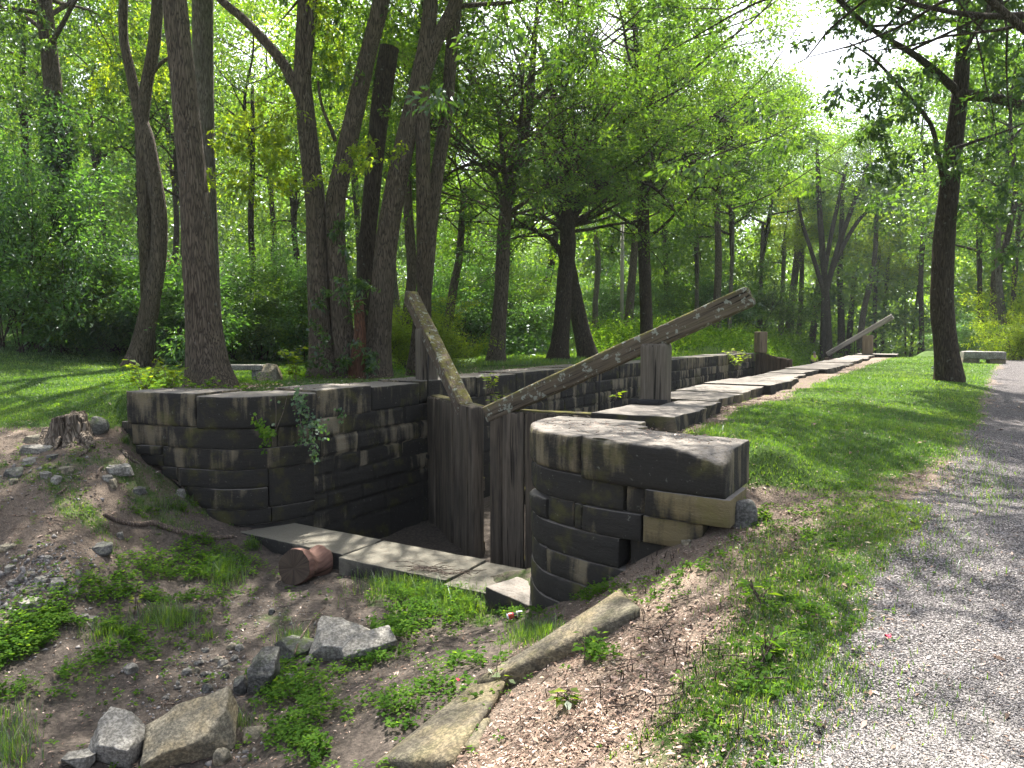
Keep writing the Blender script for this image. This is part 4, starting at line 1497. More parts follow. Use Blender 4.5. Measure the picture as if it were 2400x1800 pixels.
g = 'trees of the woodland beyond the lock'
far = [
    # label, pixel line, distance, widths, bark, crown, scale
    ('leaning bare trunk behind the moss-topped beam of the near gate', [(1036, 832), (1050, 760), (1062, 680), (1076, 610)], 26, [26, 23, 21, 18], 'bark', 'low', .75),
    ('curved trunk half hidden behind the slender one by the gate post', [(952, 828), (956, 740), (966, 640), (960, 550), (956, 480)], 22, [34, 28, 25, 24, 22], 'bark', 'mid', .75),
    ('short dark forked trunk against the lit slope behind the clump of stems', [(698, 700), (700, 640), (690, 560)], 36, [17, 15, 13], 'bark_dark', 'low', .9),
    ('pale grey sinuous trunk on the lawn between the leaning pair and the pole', [(1394, 782), (1396, 700), (1402, 620), (1396, 540)], 41, [15, 13, 14, 11], 'bark_grey', 'low', .9),
    ('dark trunk just beside the pale pole', [(1472, 776), (1478, 690), (1486, 600), (1490, 520)], 40, [24, 19, 18, 15], 'bark', 'far', .9),
    ('leaning trunk in the shade behind the sinuous tree', [(1256, 770), (1274, 690), (1292, 620), (1304, 540)], 37, [22, 20, 18, 15], 'bark_dark', 'low', .6),
    ('thin upright trunk in shade between the sinuous tree and the spreading one', [(1202, 752), (1199, 660), (1197, 580)], 38, [13, 12, 10], 'bark_dark', 'low', .7),
    ('thin black trunk among the bushes beside the parked cars', [(334, 690), (331, 620), (327, 540), (324, 440)], 30, [13, 12, 11, 10], 'bark_dark', 'mid', .8),
    ('black trunk in deep shade behind the thick leaning tree', [(432, 660), (430, 600), (434, 520)], 31, [16, 14, 12], 'bark_dark', 'dark', .8),
    ('dark trunk rising beside the clump of stems in the hedge shade', [(935, 770), (925, 690), (915, 560)], 27, [22, 20, 17], 'bark_grey', 'mid', .8),
    ('stout pale-footed trunk above the long beam, the nearer of two', [(1680, 786), (1680, 720), (1684, 600), (1680, 480)], 44, [20, 18, 17, 14], 'bark', 'far', 1.0),
    ('thinner pale trunk beside the stout one above the long beam', [(1709, 784), (1712, 700), (1716, 600)], 45, [11, 10, 9], 'bark_grey', 'far', .9),
    ('short sunlit trunk foot seen just under the sloping beam', [(1630, 792), (1632, 740), (1634, 640)], 46, [11, 10, 9], 'bark_grey', 'far', .9),
    ('pale trunk on the weedy bank, nearest the bare far gate post', [(1829, 796), (1832, 740), (1836, 640)], 57, [14, 12, 10], 'bark_grey', 'lime', .62),
    ('stout hazy trunk leaning over the weedy bank', [(1848, 788), (1855, 716), (1866, 620), (1872, 520)], 60, [22, 18, 16, 13], 'bark', 'far', .55),
    ('slim hazy trunk in the middle of the three on the weedy bank', [(1870, 804), (1875, 740), (1878, 690), (1880, 600)], 60, [14, 12, 12, 10], 'bark', 'lime', .62),
    ('pale leaning trunk above the yellow-shirted person', [(1902, 808), (1910, 740), (1917, 680), (1926, 590)], 62, [17, 15, 14, 12], 'bark', 'far', .55),
    ('thin short trunk beyond the swale behind the yellow-shirted person', [(1926, 798), (1927, 740), (1928, 660)], 62, [9, 8, 7], 'bark_dark', 'lime', .62),
    ('black trunk above the low end of the bleached beam', [(1972, 802), (1971, 730), (1968, 640), (1972, 540)], 58, [18, 15, 14, 12], 'bark_dark', 'far', .55),
    ('dark trunk leaning beside the black one above the bleached beam', [(1990, 796), (1996, 720), (2004, 640)], 62, [14, 12, 11], 'bark_dark', 'lime', .62),
    ('tall curving trunk behind the middle of the bleached beam', [(2016, 790), (2026, 720), (2038, 670), (2050, 600), (2054, 520)], 55, [15, 13, 13, 11, 9], 'bark', 'far', .55),
    ('dark trunk close beside the tan far gate post', [(2050, 818), (2050, 760), (2052, 680)], 58, [11, 10, 9], 'bark_dark', 'lime', .62),
    ('slim dark trunk under the raised end of the bleached beam', [(2068, 820), (2070, 760), (2076, 690)], 60, [9, 8, 7], 'bark_dark', 'far', .55),
    ('thread-thin sapling trunk in the sunny gap beyond the lawn', [(2122, 820), (2122, 760), (2121, 690)], 62, [5, 5, 4], 'bark_dark', 'low', .9),
    ('slim leaning trunk beside the thread-thin sapling', [(2136, 822), (2140, 770), (2150, 700)], 60, [8, 7, 6], 'bark_dark', 'lime', .62),
    ('upright dark trunk seen close against the big lawn tree', [(2159, 826), (2160, 760), (2158, 680), (2160, 600)], 54, [14, 12, 11, 10], 'bark_dark', 'far', .95),
    ('dark bent trunk behind the long stone bench by the towpath', [(2310, 832), (2303, 780), (2297, 720), (2296, 640)], 38, [15, 13, 12, 10], 'bark_dark', 'dark', .9),
    ('broad dark trunk, middle one of the three behind the stone bench', [(2330, 832), (2329, 780), (2330, 700), (2334, 600)], 38, [24, 20, 18, 15], 'bark', 'dark', .95),
    ('pale brown leaning trunk at the end of the stone bench', [(2362, 846), (2354, 790), (2346, 720), (2340, 640)], 33, [24, 18, 16, 13], 'bark_grey', 'mid', .9),
    ('dark forked trunk over the sunny bushes by the towpath', [(2386, 808), (2379, 770), (2375, 720), (2378, 650)], 42, [14, 12, 11, 10], 'bark_dark', 'mid', .9),
    ('far trunk in the hollow between the pole and the upright dark one', [(1440, 770), (1440, 700), (1436, 620)], 55, [12, 11, 10], 'bark_dark', 'far', 1.0),
    ('dim trunk over the weedy bank in front of the deep shade', [(1560, 790), (1562, 700), (1560, 600)], 50, [13, 12, 11], 'bark_dark', 'far', 1.0),
    ('dim hazy trunk in the shade behind the bare far gate post', [(1780, 785), (1782, 700), (1786, 600)], 56, [12, 11, 10], 'bark', 'far', 1.05),
    ('slim black trunk far beyond the swale beside the bleached beam', [(1948, 800), (1946, 740), (1940, 660)], 70, [7, 7, 6], 'bark_dark', 'far', .55),
    ('tall trunk standing in the bushes behind the fallen ring of stone', [(590, 760), (592, 640), (588, 520), (592, 380)], 27, [16, 15, 14, 12], 'bark_dark', 'low', .8),
    ('leafy tree crowding the shrubs behind the ivy-clad trunk', [(60, 690), (64, 600), (56, 500), (60, 380)], 29, [22, 20, 18, 15], 'bark_dark', 'dark', .95),
    ('tree on the slope whose crown fills the gap over the cars', [(240, 640), (244, 560), (238, 470)], 40, [14, 13, 12], 'bark_dark', 'mid', 1.1),
    ('tree on the slope behind the forked leaning trunk', [(410, 620), (414, 520), (408, 420)], 42, [14, 13, 12], 'bark_dark', 'far', 1.1),
    ('tree on the sunny slope behind the clump of stems', [(640, 640), (642, 560), (636, 470)], 44, [14, 13, 12], 'bark_dark', 'lime', 1.2),
    ('tree whose yellow-green crown shows between clump and slender trunk', [(840, 700), (842, 620), (838, 520)], 40, [14, 13, 12], 'bark_dark', 'lime', 1.15),
    ('tree in the hedge shade behind the leaning bare trunk', [(1100, 740), (1102, 650), (1098, 560)], 38, [14, 13, 12], 'bark_dark', 'low', 1.1),
]
for lab, pts, f, w_, bk, kd, s in far:
    tree('tree', lab, pts, f, w_, bk, kd, None, s, g)
big_tree('tree', 'dark leafy boughs hanging in from a tree standing outside the picture by the towpath', [
    ([(2700, 1150), (2690, 900), (2680, 600), (2660, 300), (2640, 0), (2620, -500), (2600, -1000)], [90, 78, 72, 64, 56, 40, 12], .3)],
    9.5, 'bark_dark', 'leaf_dark', dict(n=6500, per=60, minr=.014, size=.14, z0=4.8, nl=9, L=5.2, spread=.15, up=.02, down=.1, az=2.9, azs=1.0, keep=sky_gap), 950,
    limbs=[([(2660, 320), (2560, 200), (2440, 100), (2300, -20), (2150, -200)], [30, 26, 20, 15, 8], [9.5, 9.3, 9.2, 9.2, 9.2]), ([(2650, 200), (2500, -80), (2250, -420), (1900, -800)], [30, 26, 20, 10], [9.5, 9.2, 8.9, 8.8]),
           ([(2640, 0), (2450, -380), (2100, -900), (1700, -1300)], [26, 22, 16, 8], [9.5, 9.2, 9.0, 8.8])])
# the fan-shaped ivy-grown tree in the haze
big_tree('ivy_clad_tree', 'hazy tree whose ivy-grown stems fan out high over the bleached beam', [
    ([(1940, 800), (1938, 720), (1932, 640), (1924, 540), (1918, 430), (1914, 330)], [20, 16, 14, 13, 12, 6], .3),
    ([(1936, 690), (1958, 600), (1985, 520), (2015, 440), (2040, 370)], [12, 12, 11, 9, 5], 0), ([(1936, 670), (1970, 590), (2010, 520), (2060, 470)], [11, 10, 9, 4], 0),
    ([(1932, 640), (1950, 540), (1968, 460), (1985, 380)], [11, 10, 9, 5], 0), ([(1932, 690), (1905, 600), (1880, 520), (1866, 440)], [11, 10, 8, 4], 0)],
    54, 'bark_dark', 'leaf_far', dict(n=6000, size=.20, z0=10.5, nl=2, L=3, spread=.4, minr=.04), 930)

# the mass of the far woods: nobody could count it
rgw = np.random.default_rng(77)
Cs, Ls = [], []
for k in range(300):
    f_ = rgw.uniform(52, 105)
    u = rgw.uniform(-.78, .80)
    p = wpt(u * f_, f_, 0)
    gz = g1(p[0], p[1])
    top = rgw.uniform(15, 24) * (1.0 if u < -.1 else .92)
    for j in range(8):
        h = rgw.uniform(.02, 1.0)
        rr_ = 3.2 * math.sin(PI * (0.15 + .8 * h)) + .8
        c = p + [rgw.normal() * rr_ * .7, rgw.normal() * rr_ * .7, gz + top * h]
        n = 260
        d = rgw.normal(size=(n, 3))
        d /= np.linalg.norm(d, axis=1)[:, None]
        R = rgw.uniform(1.3, 2.4)
        Cs.append(c + d * (R * rgw.uniform(.45, 1.05, n))[:, None] * [1, 1, .6])
        Ls.append(np.full(n, rgw.uniform(0, .5)))
C = np.concatenate(Cs)
n = len(C)
v, f, a = leaf_quads(C, rgw.normal(size=(n, 3)) - [0, 0, .3], rgw.uniform(.22, .42, n), rgw, .6, .5, np.concatenate(Ls) + rgw.uniform(0, .5, n))
kk = sky_gap(v[::4])
v, f, a = v[np.repeat(kk, 4)], np.arange(4 * kk.sum()).reshape(-1, 4), a[np.repeat(kk, 4)]
o = solid('far_woods', v, f, M['leaf_far'], (0, 60, 0), {'rnd': a}, smooth=False)
tag(o, 'mass of distant summer woodland closing the view', 'woodland', kind='stuff')

# beyond them another rank, coarser
Cs = []
for k in range(1500):
    f_ = rgw.uniform(105, 165)
    u = rgw.uniform(-.9, .9)
    p = wpt(u * f_, f_, 0)
    top = 21 + 5 * math.sin(k * 1.7) + 3 * rgw.normal()
    c = p + [0, 0, g1(p[0], p[1]) + top * rgw.uniform(0, 1)]
    n = 95
    d = rgw.normal(size=(n, 3))
    d /= np.linalg.norm(d, axis=1)[:, None]
    Cs.append(c + d * (rgw.uniform(2, 3.6) * rgw.uniform(.4, 1.05, n))[:, None] * [1, 1, .7])
C = np.concatenate(Cs)
n = len(C)
v, f, a = leaf_quads(C, rgw.normal(size=(n, 3)) - [0, 0, .3], rgw.uniform(.5, .95, n), rgw, .7, .5)
o = solid('far_woods', v, f, M['leaf_far'], (0, 130, 0), {'rnd': a}, smooth=False)
tag(o, 'last hazy rank of woodland behind all the others', 'woodland', kind='stuff')

# shrubs
def shrub_mesh(name, seed, R, H, n, size, mat, wid=.5):
    rg = np.random.default_rng(seed)
    sk = Skel(seed)
    for j in range(16):
        a = 2.4 * j + rg.uniform(-.4, .4)
        tilt = rg.uniform(.1, 1.1)
        sk.limb([rg.normal() * R * .2, rg.normal() * R * .2, 0], [math.cos(a) * tilt, math.sin(a) * tilt, 1], H * rg.uniform(.55, 1.0) / (1 + .25 * tilt), .02, 0, 2, -.01, .25, (5, 3, 2), .8, .2)
    lv = sk.leaves(n, size, .16, .3, wid)
    return crown_mesh(name, sk.wood(.006, 4), lv, M[mat], M['bark_dark'], (0, 0, 0))


SH = [shrub_mesh('shrub_a', 600, 1.8, 3.2, 24000, .085, 'leaf_blue'), shrub_mesh('shrub_b', 601, 2.0, 2.6, 20000, .09, 'leaf_mid'), shrub_mesh('shrub_c', 602, 1.5, 2.2, 11000, .12, 'leaf_blue', .35), shrub_mesh('shrub_d', 603, 1.6, 2.4, 14000, .085, 'leaf_lime')]


def shrub(label, px, py, f, k, s, sz=1.0, group='shrubs along the woodland edge'):
    p = atf(px, py, f)
    p[2] = g1(p[0], p[1]) - .05
    t = thing('shrub', label, 'shrub', p, group)
    c = link('foliage', SH[k], None, t)
    c.scale = (s, s, s * sz)
    c.rotation_euler = (0, 0, random.uniform(0, 6.28))
    return t


for a in [
    ('tall pale-leaved shrub catching the sun beside the ivy-clad trunk', 40, 790, 19.5, 0, 1.35, 1.25), ('bushy shrub below the ivy-clad trunk', 130, 800, 20.5, 1, .95, 1.0), ('leafy shrub between the ivy-clad and the forked trunks', 235, 800, 21, 0, .95, .9),
    ('large-leaved low shrub on the lawn edge near the forked trunk', 200, 815, 20, 2, .8, .8), ('shrub with drooping fronds right behind the forked trunk', 300, 800, 21.5, 2, 1.25, 1.0), ('pale tall weed shrub between the forked and the thick trunk', 420, 800, 20, 2, 1.15, 1.1),
    ('dark shrub behind the thick leaning trunk', 525, 815, 21.5, 0, 1.0, .9), ('dark shrub over the pale stone ring on the lawn', 610, 815, 23, 1, .95, 1.0), ('dense shrub filling the gap left of the stem clump', 680, 810, 24, 0, 1.0, 1.1),
    ('sunlit shrub seen between the stem clump and the slender trunk', 925, 835, 20, 3, .85, .9), ('bright young bush behind the moss-topped beam', 1010, 828, 21, 3, .75, 1.0), ('dark shrub behind the leaning bare trunk', 1095, 815, 31, 0, 1.25, 1.1),
    ('dark bushes beside the sinuous trunk', 1140, 812, 33, 1, 1.3, 1.1), ('dark shrub at the bend of the far lawn', 1215, 808, 36, 0, 1.35, 1.0), ('rounded dark shrub beyond the grassy mound', 1270, 800, 41, 1, 1.4, 1.0),
    ('grey-green shrub in shade behind the pale sinuous trunk', 1420, 795, 44, 0, 1.5, .9), ('dark bush in deep shade above the weedy bank', 1570, 795, 48, 1, 1.7, .9), ('dark bush in deep shade behind the stout pale-footed trunk', 1660, 792, 52, 0, 1.7, .9), ('dark bush behind the bare far gate post', 1760, 790, 54, 1, 1.8, .9),
    ('rounded evergreen bush behind the stone bench', 2262, 826, 38, 0, .8, .7), ('sunny bush at the towpath edge beyond the stone bench', 2396, 850, 27, 3, .85, .9), ('low leafy bush at the end of the stone bench', 2375, 845, 29, 1, .6, .7), ('bush over the towpath under the hanging boughs', 2410, 800, 33, 3, 1.3, 1.2),
    ('light-leaved bush behind the fallen tree on the far lawn', 1030, 800, 34, 1, 1.2, 1.1)]:
    shrub(*a)
# undergrowth on the slope: one mass
Cs, Ls = [], []
for k in range(560):
    px = rgw.uniform(-60, 1260)
    f_ = rgw.uniform(23.5, 44) if px < 760 else rgw.uniform(31, 46)
    p = atf(px, 800, f_)
    gz = g1(p[0], p[1])
    hgt = rgw.uniform(.5, 2.6) if px < 300 else rgw.uniform(.3, 1.5) if px < 760 else rgw.uniform(.4, 2.0)
    n = 330
    d = rgw.normal(size=(n, 3)) * [.75, .75, .4]
    d[:, 2] = np.abs(d[:, 2]) * hgt
    Cs.append(np.array([p[0], p[1], gz]) + d)
    Ls.append(np.full(n, rgw.uniform(0, .5)))
C = np.concatenate(Cs)
n = len(C)
v, f, a = leaf_quads(C, rgw.normal(size=(n, 3)) - [0, 0, .2], rgw.uniform(.10, .22, n), rgw, .5, .6, np.concatenate(Ls) + rgw.uniform(0, .5, n))
o = solid('undergrowth', v, f, M['leaf_blue'], (-25, 20, 0), {'rnd': a}, smooth=False)
tag(o, 'tangled green undergrowth on the slope behind the lawn', 'undergrowth', kind='stuff')
Cs = []
for k in range(420):
    px, f_ = rgw.uniform(1150, 2460), rgw.uniform(62, 95)
    p = atf(px, 800, f_)
    gz = g1(p[0], p[1])
    n = 200
    d = rgw.normal(size=(n, 3)) * [1.3, 1.3, .8]
    d[:, 2] = np.abs(d[:, 2]) * rgw.uniform(1.2, 4.5)
    Cs.append(np.array([p[0], p[1], gz]) + d)
C = np.concatenate(Cs)
n = len(C)
v, f, a = leaf_quads(C, rgw.normal(size=(n, 3)) - [0, 0, .2], rgw.uniform(.22, .42, n), rgw, .6, .5)
o = solid('far_thicket', v, f, M['leaf_far'], (0, 70, 0), {'rnd': a}, smooth=False)
tag(o, 'far green thicket filling the gaps between the distant trunks', 'thicket', kind='stuff')
# weeds on the embankment beyond the wall
Cs = []
for k in range(1500):
    px, f_ = rgw.uniform(1385, 1960), rgw.uniform(26, 60)
    p = atf(px, 790, f_)
    if p[0] > -8.6 or (p[0] > -9.6 and p[1] < 34) or (px < 1530 and f_ < 29):
        continue
    gz = g1(p[0], p[1])
    n = 90
    d = rgw.normal(size=(n, 3)) * [.35, .35, .25]
    d[:, 2] = np.abs(d[:, 2]) * rgw.uniform(.5, 1.9)
    Cs.append(np.array([p[0], p[1], gz]) + d)
C = np.concatenate(Cs)
n = len(C)
v, f, a = leaf_quads(C, rgw.normal(size=(n, 3)) + [0, 0, .1], rgw.uniform(.08, .17, n), rgw, .5, .6)
o = solid('weeds', v, f, M['leaf_weed'], (-12, 35, 0), {'rnd': a}, smooth=False)
tag(o, 'knee-high green weeds covering the bank beside the lock chamber', 'weeds', kind='stuff')
# ------------------------------------------------------------------ stones, logs and other things lying about
def pxm(px_len, p):
    return px_len * proj(np.asarray(p))[2] / FPX


def stone(label, px, py, w, h, kind='rock', seed=0, depth=1.0, flat=True, sink=.3, yaw=0.0, group=None, tiltx=0.0, tilty=0.0, cuts=9, name='stone', cat='stone', pw=3.0, rough=.05, up=0.0):
    """px, py: middle of the stone's foot; w, h: its size in the photograph"""
    b = gpx(px, py)
    W, H = pxm(w, b), pxm(h, b)
    Dp = W * depth
    V, F = rock((W * 1.08, Dp, H / (1 - sink * .6) * (1.0 if flat else 1.15)), seed, cuts + 3, rough, flat, 30 if w > 55 else 15, pw)
    T = H
    c, s_ = math.cos(yaw + YAW), math.sin(yaw + YAW)
    V[:, 2] += V[:, 0] * tiltx + V[:, 1] * tilty
    V = np.stack([V[:, 0] * c - V[:, 1] * s_, V[:, 0] * s_ + V[:, 1] * c, V[:, 2]], 1)
    V += b + np.array([0, 0, T * (.5 - sink) + up]) + np.array([-SY, CY, 0]) * Dp * .25
    o = solid(name, V, F, M[kind], b, smooth=True)
    me = o.data
    return tag(o, label, cat, group)


# the long slabs on the near slope
def shaped(label, P, th, mat, seed, name='stone_slab', cat='stone slab', res=9):
    """a slab from its upper face (four world corners in turn), with thickness th hanging below"""
    P = [np.array(p, float) for p in P]
    u = np.linspace(0, 1, 26)
    w_ = np.linspace(0, 1, res)
    d = np.linspace(0, 1, 6)
    V, F = lattice(u, w_, d)
    a, b, c = V[:, :1], V[:, 1:2], V[:, 2:3]
    top = (P[0] * (1 - a) + P[1] * a) * (1 - b) + (P[3] * (1 - a) + P[2] * a) * b
    e = np.minimum(np.minimum(V[:, 0], 1 - V[:, 0]) * 4, np.minimum(V[:, 1], 1 - V[:, 1]) * 1.5)
    tt = np.interp(V[:, 0], np.linspace(0, 1, len(th)), th)
    Q = top.copy()
    Q[:, 2] -= (1 - V[:, 2]) * tt
    Q[:, 2] -= .02 * sstep(.12, 0, e) * V[:, 2]
    Q = roughen(Q, .010, 4, seed, 4)
    o = solid(name, Q, F, M[mat], Q.mean(0))
    return tag(o, label, cat)


shaped('long tapering slab of tan stone lying on the slope, pointing down to the pit',
       [atz(1120, 1588, -1.44), atz(1452, 1374, -.96), atz(1500, 1420, -.90), atz(1150, 1592, -1.42)], [.14, .26, .34, .40, .42, .42], 'slab', 3)
shaped('worn slab half sunk in the slope, running down out of the picture',
       [gpx(880, 1812) + [0, 0, .08], gpx(1100, 1636) + [0, 0, .10], gpx(1190, 1612) + [0, 0, .08], gpx(1060, 1800) + [0, 0, .06]], [.25, .25, .2], 'slab', 4)
shaped('small worn slab end flush with the chips beside the sunk slab',
       [gpx(1052, 1770) + [0, 0, .045], gpx(1100, 1712) + [0, 0, .045], gpx(1150, 1690) + [0, 0, .03], gpx(1120, 1760) + [0, 0, .03]], [.2, .2, .2], 'slab', 5)
# stones in the pit


def quarry(label, px, py, L, W, T, yaw, pitch, roll, kind, seed, sink=.1, cuts=()):
    """a squared block of sandstone lying askew: sizes in metres"""
    b = gpx(px, py)
    V, F = rbox(L, W, T, .012, .035)
    V = roughen(V, .02, 2.2, seed, 2)
    for n_, k in cuts:
        n_ = np.array(n_, float) / np.linalg.norm(n_)
        q = V / (np.array([L, W, T]) / 2)
        d = q @ n_ - k - .10 * fbm(V * 7, 3, seed)
        m = d > 0
        V[m] -= (n_ * d[m][:, None]) * np.array([L, W, T]) / 2
    V = roughen(V, .016, 9, seed + 5, 4)
    R = (Matrix.Rotation(yaw + YAW, 3, 'Z') @ Matrix.Rotation(pitch, 3, 'Y') @ Matrix.Rotation(roll, 3, 'X'))
    V = V @ np.array(R).T
    V += b + [0, 0, -V[:, 2].min() - sink]
    return tag(solid('stone', V, F, M[kind], b), label, 'stone')


quarry('large pale block with a slanting face at the bottom of the pit', 445, 1762, .60, .40, .22, .25, -.26, .34, 'rock_tan', 21, .11, [((-.6, .1, .8), .95), ((.8, -.5, .2), 1.05)])
quarry('squarish grey-topped block beside the large pale one', 282, 1762, .36, .30, .22, -.15, .12, .30, 'rock', 22, .08, [((.7, .5, .5), 1.0), ((-.7, -.5, .4), 1.05)])
stone('low flat stone at the bottom edge beside the squarish block', 180, 1800, 85, 36, 'rock', 23, .8, True, .2, .1)
stone('small pale stone among dead leaves next to the large pale block', 590, 1735, 62, 32, 'rock_tan', 24, .8, True, .25, .3)
stone('broken pale lump below the small pale stone', 520, 1790, 40, 34, 'rock_tan', 25, .9, False, .25)
quarry('dark rounded block standing on end in the pit', 617, 1612, .22, .26, .30, .1, .05, .25, 'rock_dark', 26, .04, [((0, -.6, .8), .85), ((.7, -.3, -.4), .95), ((-.7, .2, .6), .9)])
stone('angular dark stone wedged against the rounded block', 562, 1628, 44, 42, 'rock_dark', 27, .8, False, .2, .3)
stone('small grey stone beside the rounded block', 676, 1605, 32, 32, 'rock', 28, .9, False, .25)
stone('low mossy hump of stone under dry grass', 690, 1538, 108, 46, 'rock_moss', 29, .7, False, .3, -.1)
quarry('layered grey block with a stepped top in the middle of the pit', 800, 1525, .50, .42, .20, -.1, .03, .26, 'rock', 30, .08, [((-.8, -.3, .3), 1.0), ((.5, .8, .4), 1.05)])
quarry('long grey slab lying against the layered block', 862, 1530, .48, .22, .10, .45, -.12, .28, 'rock', 31, .03, [((-.8, .4, .3), 1.0)])
stone('small square stone in front of the layered block', 722, 1562, 26, 22, 'rock_dark', 32, 1.0, False, .2)
stone('pale cobble at the front edge of the sill stones', 897, 1342, 28, 18, 'rock', 33, .9, True, .15)
stone('pale stone chip leaning on the first sill stone', 850, 1322, 30, 14, 'rock_dark', 34, .6, True, .2, .5)
stone('rounded boulder beside the old stump', 219, 1014, 52, 38, 'rock_moss', 35, .9, False, .22, cuts=3, pw=2.3, name='boulder', cat='boulder')
stone('weathered boulder with a flat lit top near the stone bench', 623, 894, 62, 42, 'rock_tan', 36, .8, False, .15, cuts=4, pw=3, name='boulder', cat='boulder')
stone('dark boulder in the bank at the broken end of the wall', 1745, 1235, 60, 70, 'rock_dark', 37, .8, False, .3, cuts=5, name='boulder', cat='boulder')
stone('pale chip of stone on the slope below the wall end', 1612, 1276, 26, 14, 'rock_tan', 38, .8)
stone('small pale stone on the slope above the long slab', 1502, 1360, 24, 16, 'rock_tan', 39, .8)
# the flat stones of the left slope
gs = 'flat stones scattered on the bare slope'
for i, (px, py, w, h, lab) in enumerate([
        (82, 1060, 76, 24, 'broad flat slab just below the stump'), (88, 1036, 72, 20, 'long flat slab at the very foot of the stump'), (24, 1120, 42, 30, 'tilted slab at the edge of the picture below the stump'),
        (104, 1122, 32, 20, 'square flat stone, first of a touching pair'), (128, 1130, 34, 20, 'square flat stone, second of a touching pair'), (146, 1108, 38, 18, 'flat stone in a patch of sun below the stump'),
        (120, 1078, 30, 14, 'small flat stone beside the broad slab'), (274, 1108, 68, 26, 'long pale-edged slab near the end of the wall'), (250, 1126, 32, 16, 'flat stone just below the pale-edged slab'),
        (262, 1140, 26, 24, 'upright chip below the pale-edged slab'), (322, 1156, 38, 18, 'low stone in the leaf litter below the wall end'), (422, 1162, 28, 24, 'rounded stone against the foot of the curved wall'),
        (62, 1090, 38, 20, 'flat stone between the broad and the tilted slab'), (30, 1136, 26, 14, 'small stone under the tilted slab'), (236, 1296, 64, 28, 'grey triangular slab lying among green weeds'),
        (279, 1262, 19, 20, 'pale upright chip above the triangular slab'), (14, 1294, 34, 18, 'pale stone on the sunny chips at the picture edge'), (20, 1340, 30, 22, 'bluish pale stone standing in the sunny chips'),
        (112, 1315, 20, 15, 'small pale stone alone in the sunny chips'), (68, 1353, 26, 13, 'narrow pale stone in the sunny rubble'), (130, 1382, 46, 28, 'rounded slab at the upper end of the rubble'),
        (158, 1394, 40, 22, 'brown-grey slab next to the weeds in the rubble'), (65, 1392, 42, 14, 'thin dark slab lying across the rubble'), (64, 1428, 62, 34, 'largest dark stone in the rubble'),
        (92, 1366, 42, 15, 'pale flat stone in the middle of the rubble'), (120, 1400, 30, 13, 'small grey stone under the rounded slab'), (190, 1452, 30, 12, 'white chip below the rubble by the weeds'),
        (30, 1372, 36, 14, 'white flat stone at the sunny edge of the rubble'), (22, 1470, 40, 18, 'grey slab under the rubble at the picture edge'), (66, 1510, 34, 16, 'dark slab in the damp earth below the rubble'), (215, 1455, 26, 12, 'grey chip beside the white chip')]):
    stone(lab, px, py, w, h, ['rock', 'rock_tan', 'rock_dark', 'rock'][i % 4] if i < 15 else ['rock', 'rock_tan', 'rock'][i % 3], 60 + i, .75, True, .3, random.uniform(-.5, .5), gs, random.uniform(-.1, .1), .12, cuts=6)
gp = 'river pebbles on the dark floor of the pit'
for i, (px, py, w, h, lab) in enumerate([
        (436, 1584, 22, 17, 'grey pebble, largest of the cluster on the pit floor'), (460, 1578, 18, 13, 'dark pebble touching the largest of the cluster'), (490, 1586, 13, 10, 'white round pebble at the edge of the cluster'), (475, 1588, 18, 12, 'brown pebble between the dark and the white one'),
        (418, 1686, 20, 24, 'long smooth grey pebble alone on the bare pit floor'), (463, 1648, 18, 13, 'smooth pebble, one of two side by side'), (479, 1646, 15, 10, 'smaller pebble, one of two side by side'), (484, 1624, 26, 20, 'rounded stone with a twig against it on the pit floor'),
        (465, 1560, 22, 12, 'flat pebble above the cluster'), (542, 1522, 24, 13, 'pale pair-like pebble high on the pit floor'), (560, 1524, 20, 14, 'dark pebble next to the pale one high on the pit floor'), (480, 1530, 20, 10, 'brown flat pebble at the top of the pit floor'),
        (387, 1642, 15, 10, 'brown pebble on the darkest earth'), (251, 1716, 11, 8, 'small white pebble near the squarish block'), (416, 1608, 10, 9, 'little white pebble below the cluster'), (637, 1440, 16, 14, 'pale angular pebble above the mossy hump'),
        (520, 1560, 24, 14, 'dark pebble in the second cluster'), (530, 1572, 18, 12, 'grey pebble in the second cluster'), (548, 1548, 20, 12, 'round pebble at the top of the second cluster'), (528, 1592, 16, 18, 'dark upright pebble by the rounded block'),
        (303, 1578, 36, 22, 'pale angular stone at the foot of the weeds'), (510, 1552, 20, 10, 'thin pebble beside the second cluster')]):
    stone(lab, px, py, w, h, ['rock', 'rock_dark', 'rock', 'rock_tan'][(i * 7) % 4], 120 + i, .8, False, .3, random.uniform(-.6, .6), gp, cuts=2, pw=2.1, name='pebble', cat='pebble', rough=.03)
# pale blocks beyond the far gate
c = atf(1824, 832, 35.5)
c[2] = g1(c[0], c[1])
t = thing('stone_pier', 'pale sunlit block pier beyond the far gate leaf', 'stone pier', c)
for i, (dx, dz, w_, h_) in enumerate([(-.1, -.9, 1.0, .34), (0, -.55, .95, .3), (-.2, -.25, .5, .28), (.27, -.25, .42, .28), (0, .03, .95, .27)]):
    v, f = rbox(w_, .8, h_ - .02, .03, .1)
    v = place(roughen(v, .015, 4, 300 + i), c + np.array([CY, SY, 0]) * dx + [0, 0, dz + .95], (CY, SY, 0))
    part('stone_block', v, f, M['rock_tan'], t, {'suv': v, 'rnd': np.full(len(v), .3)})
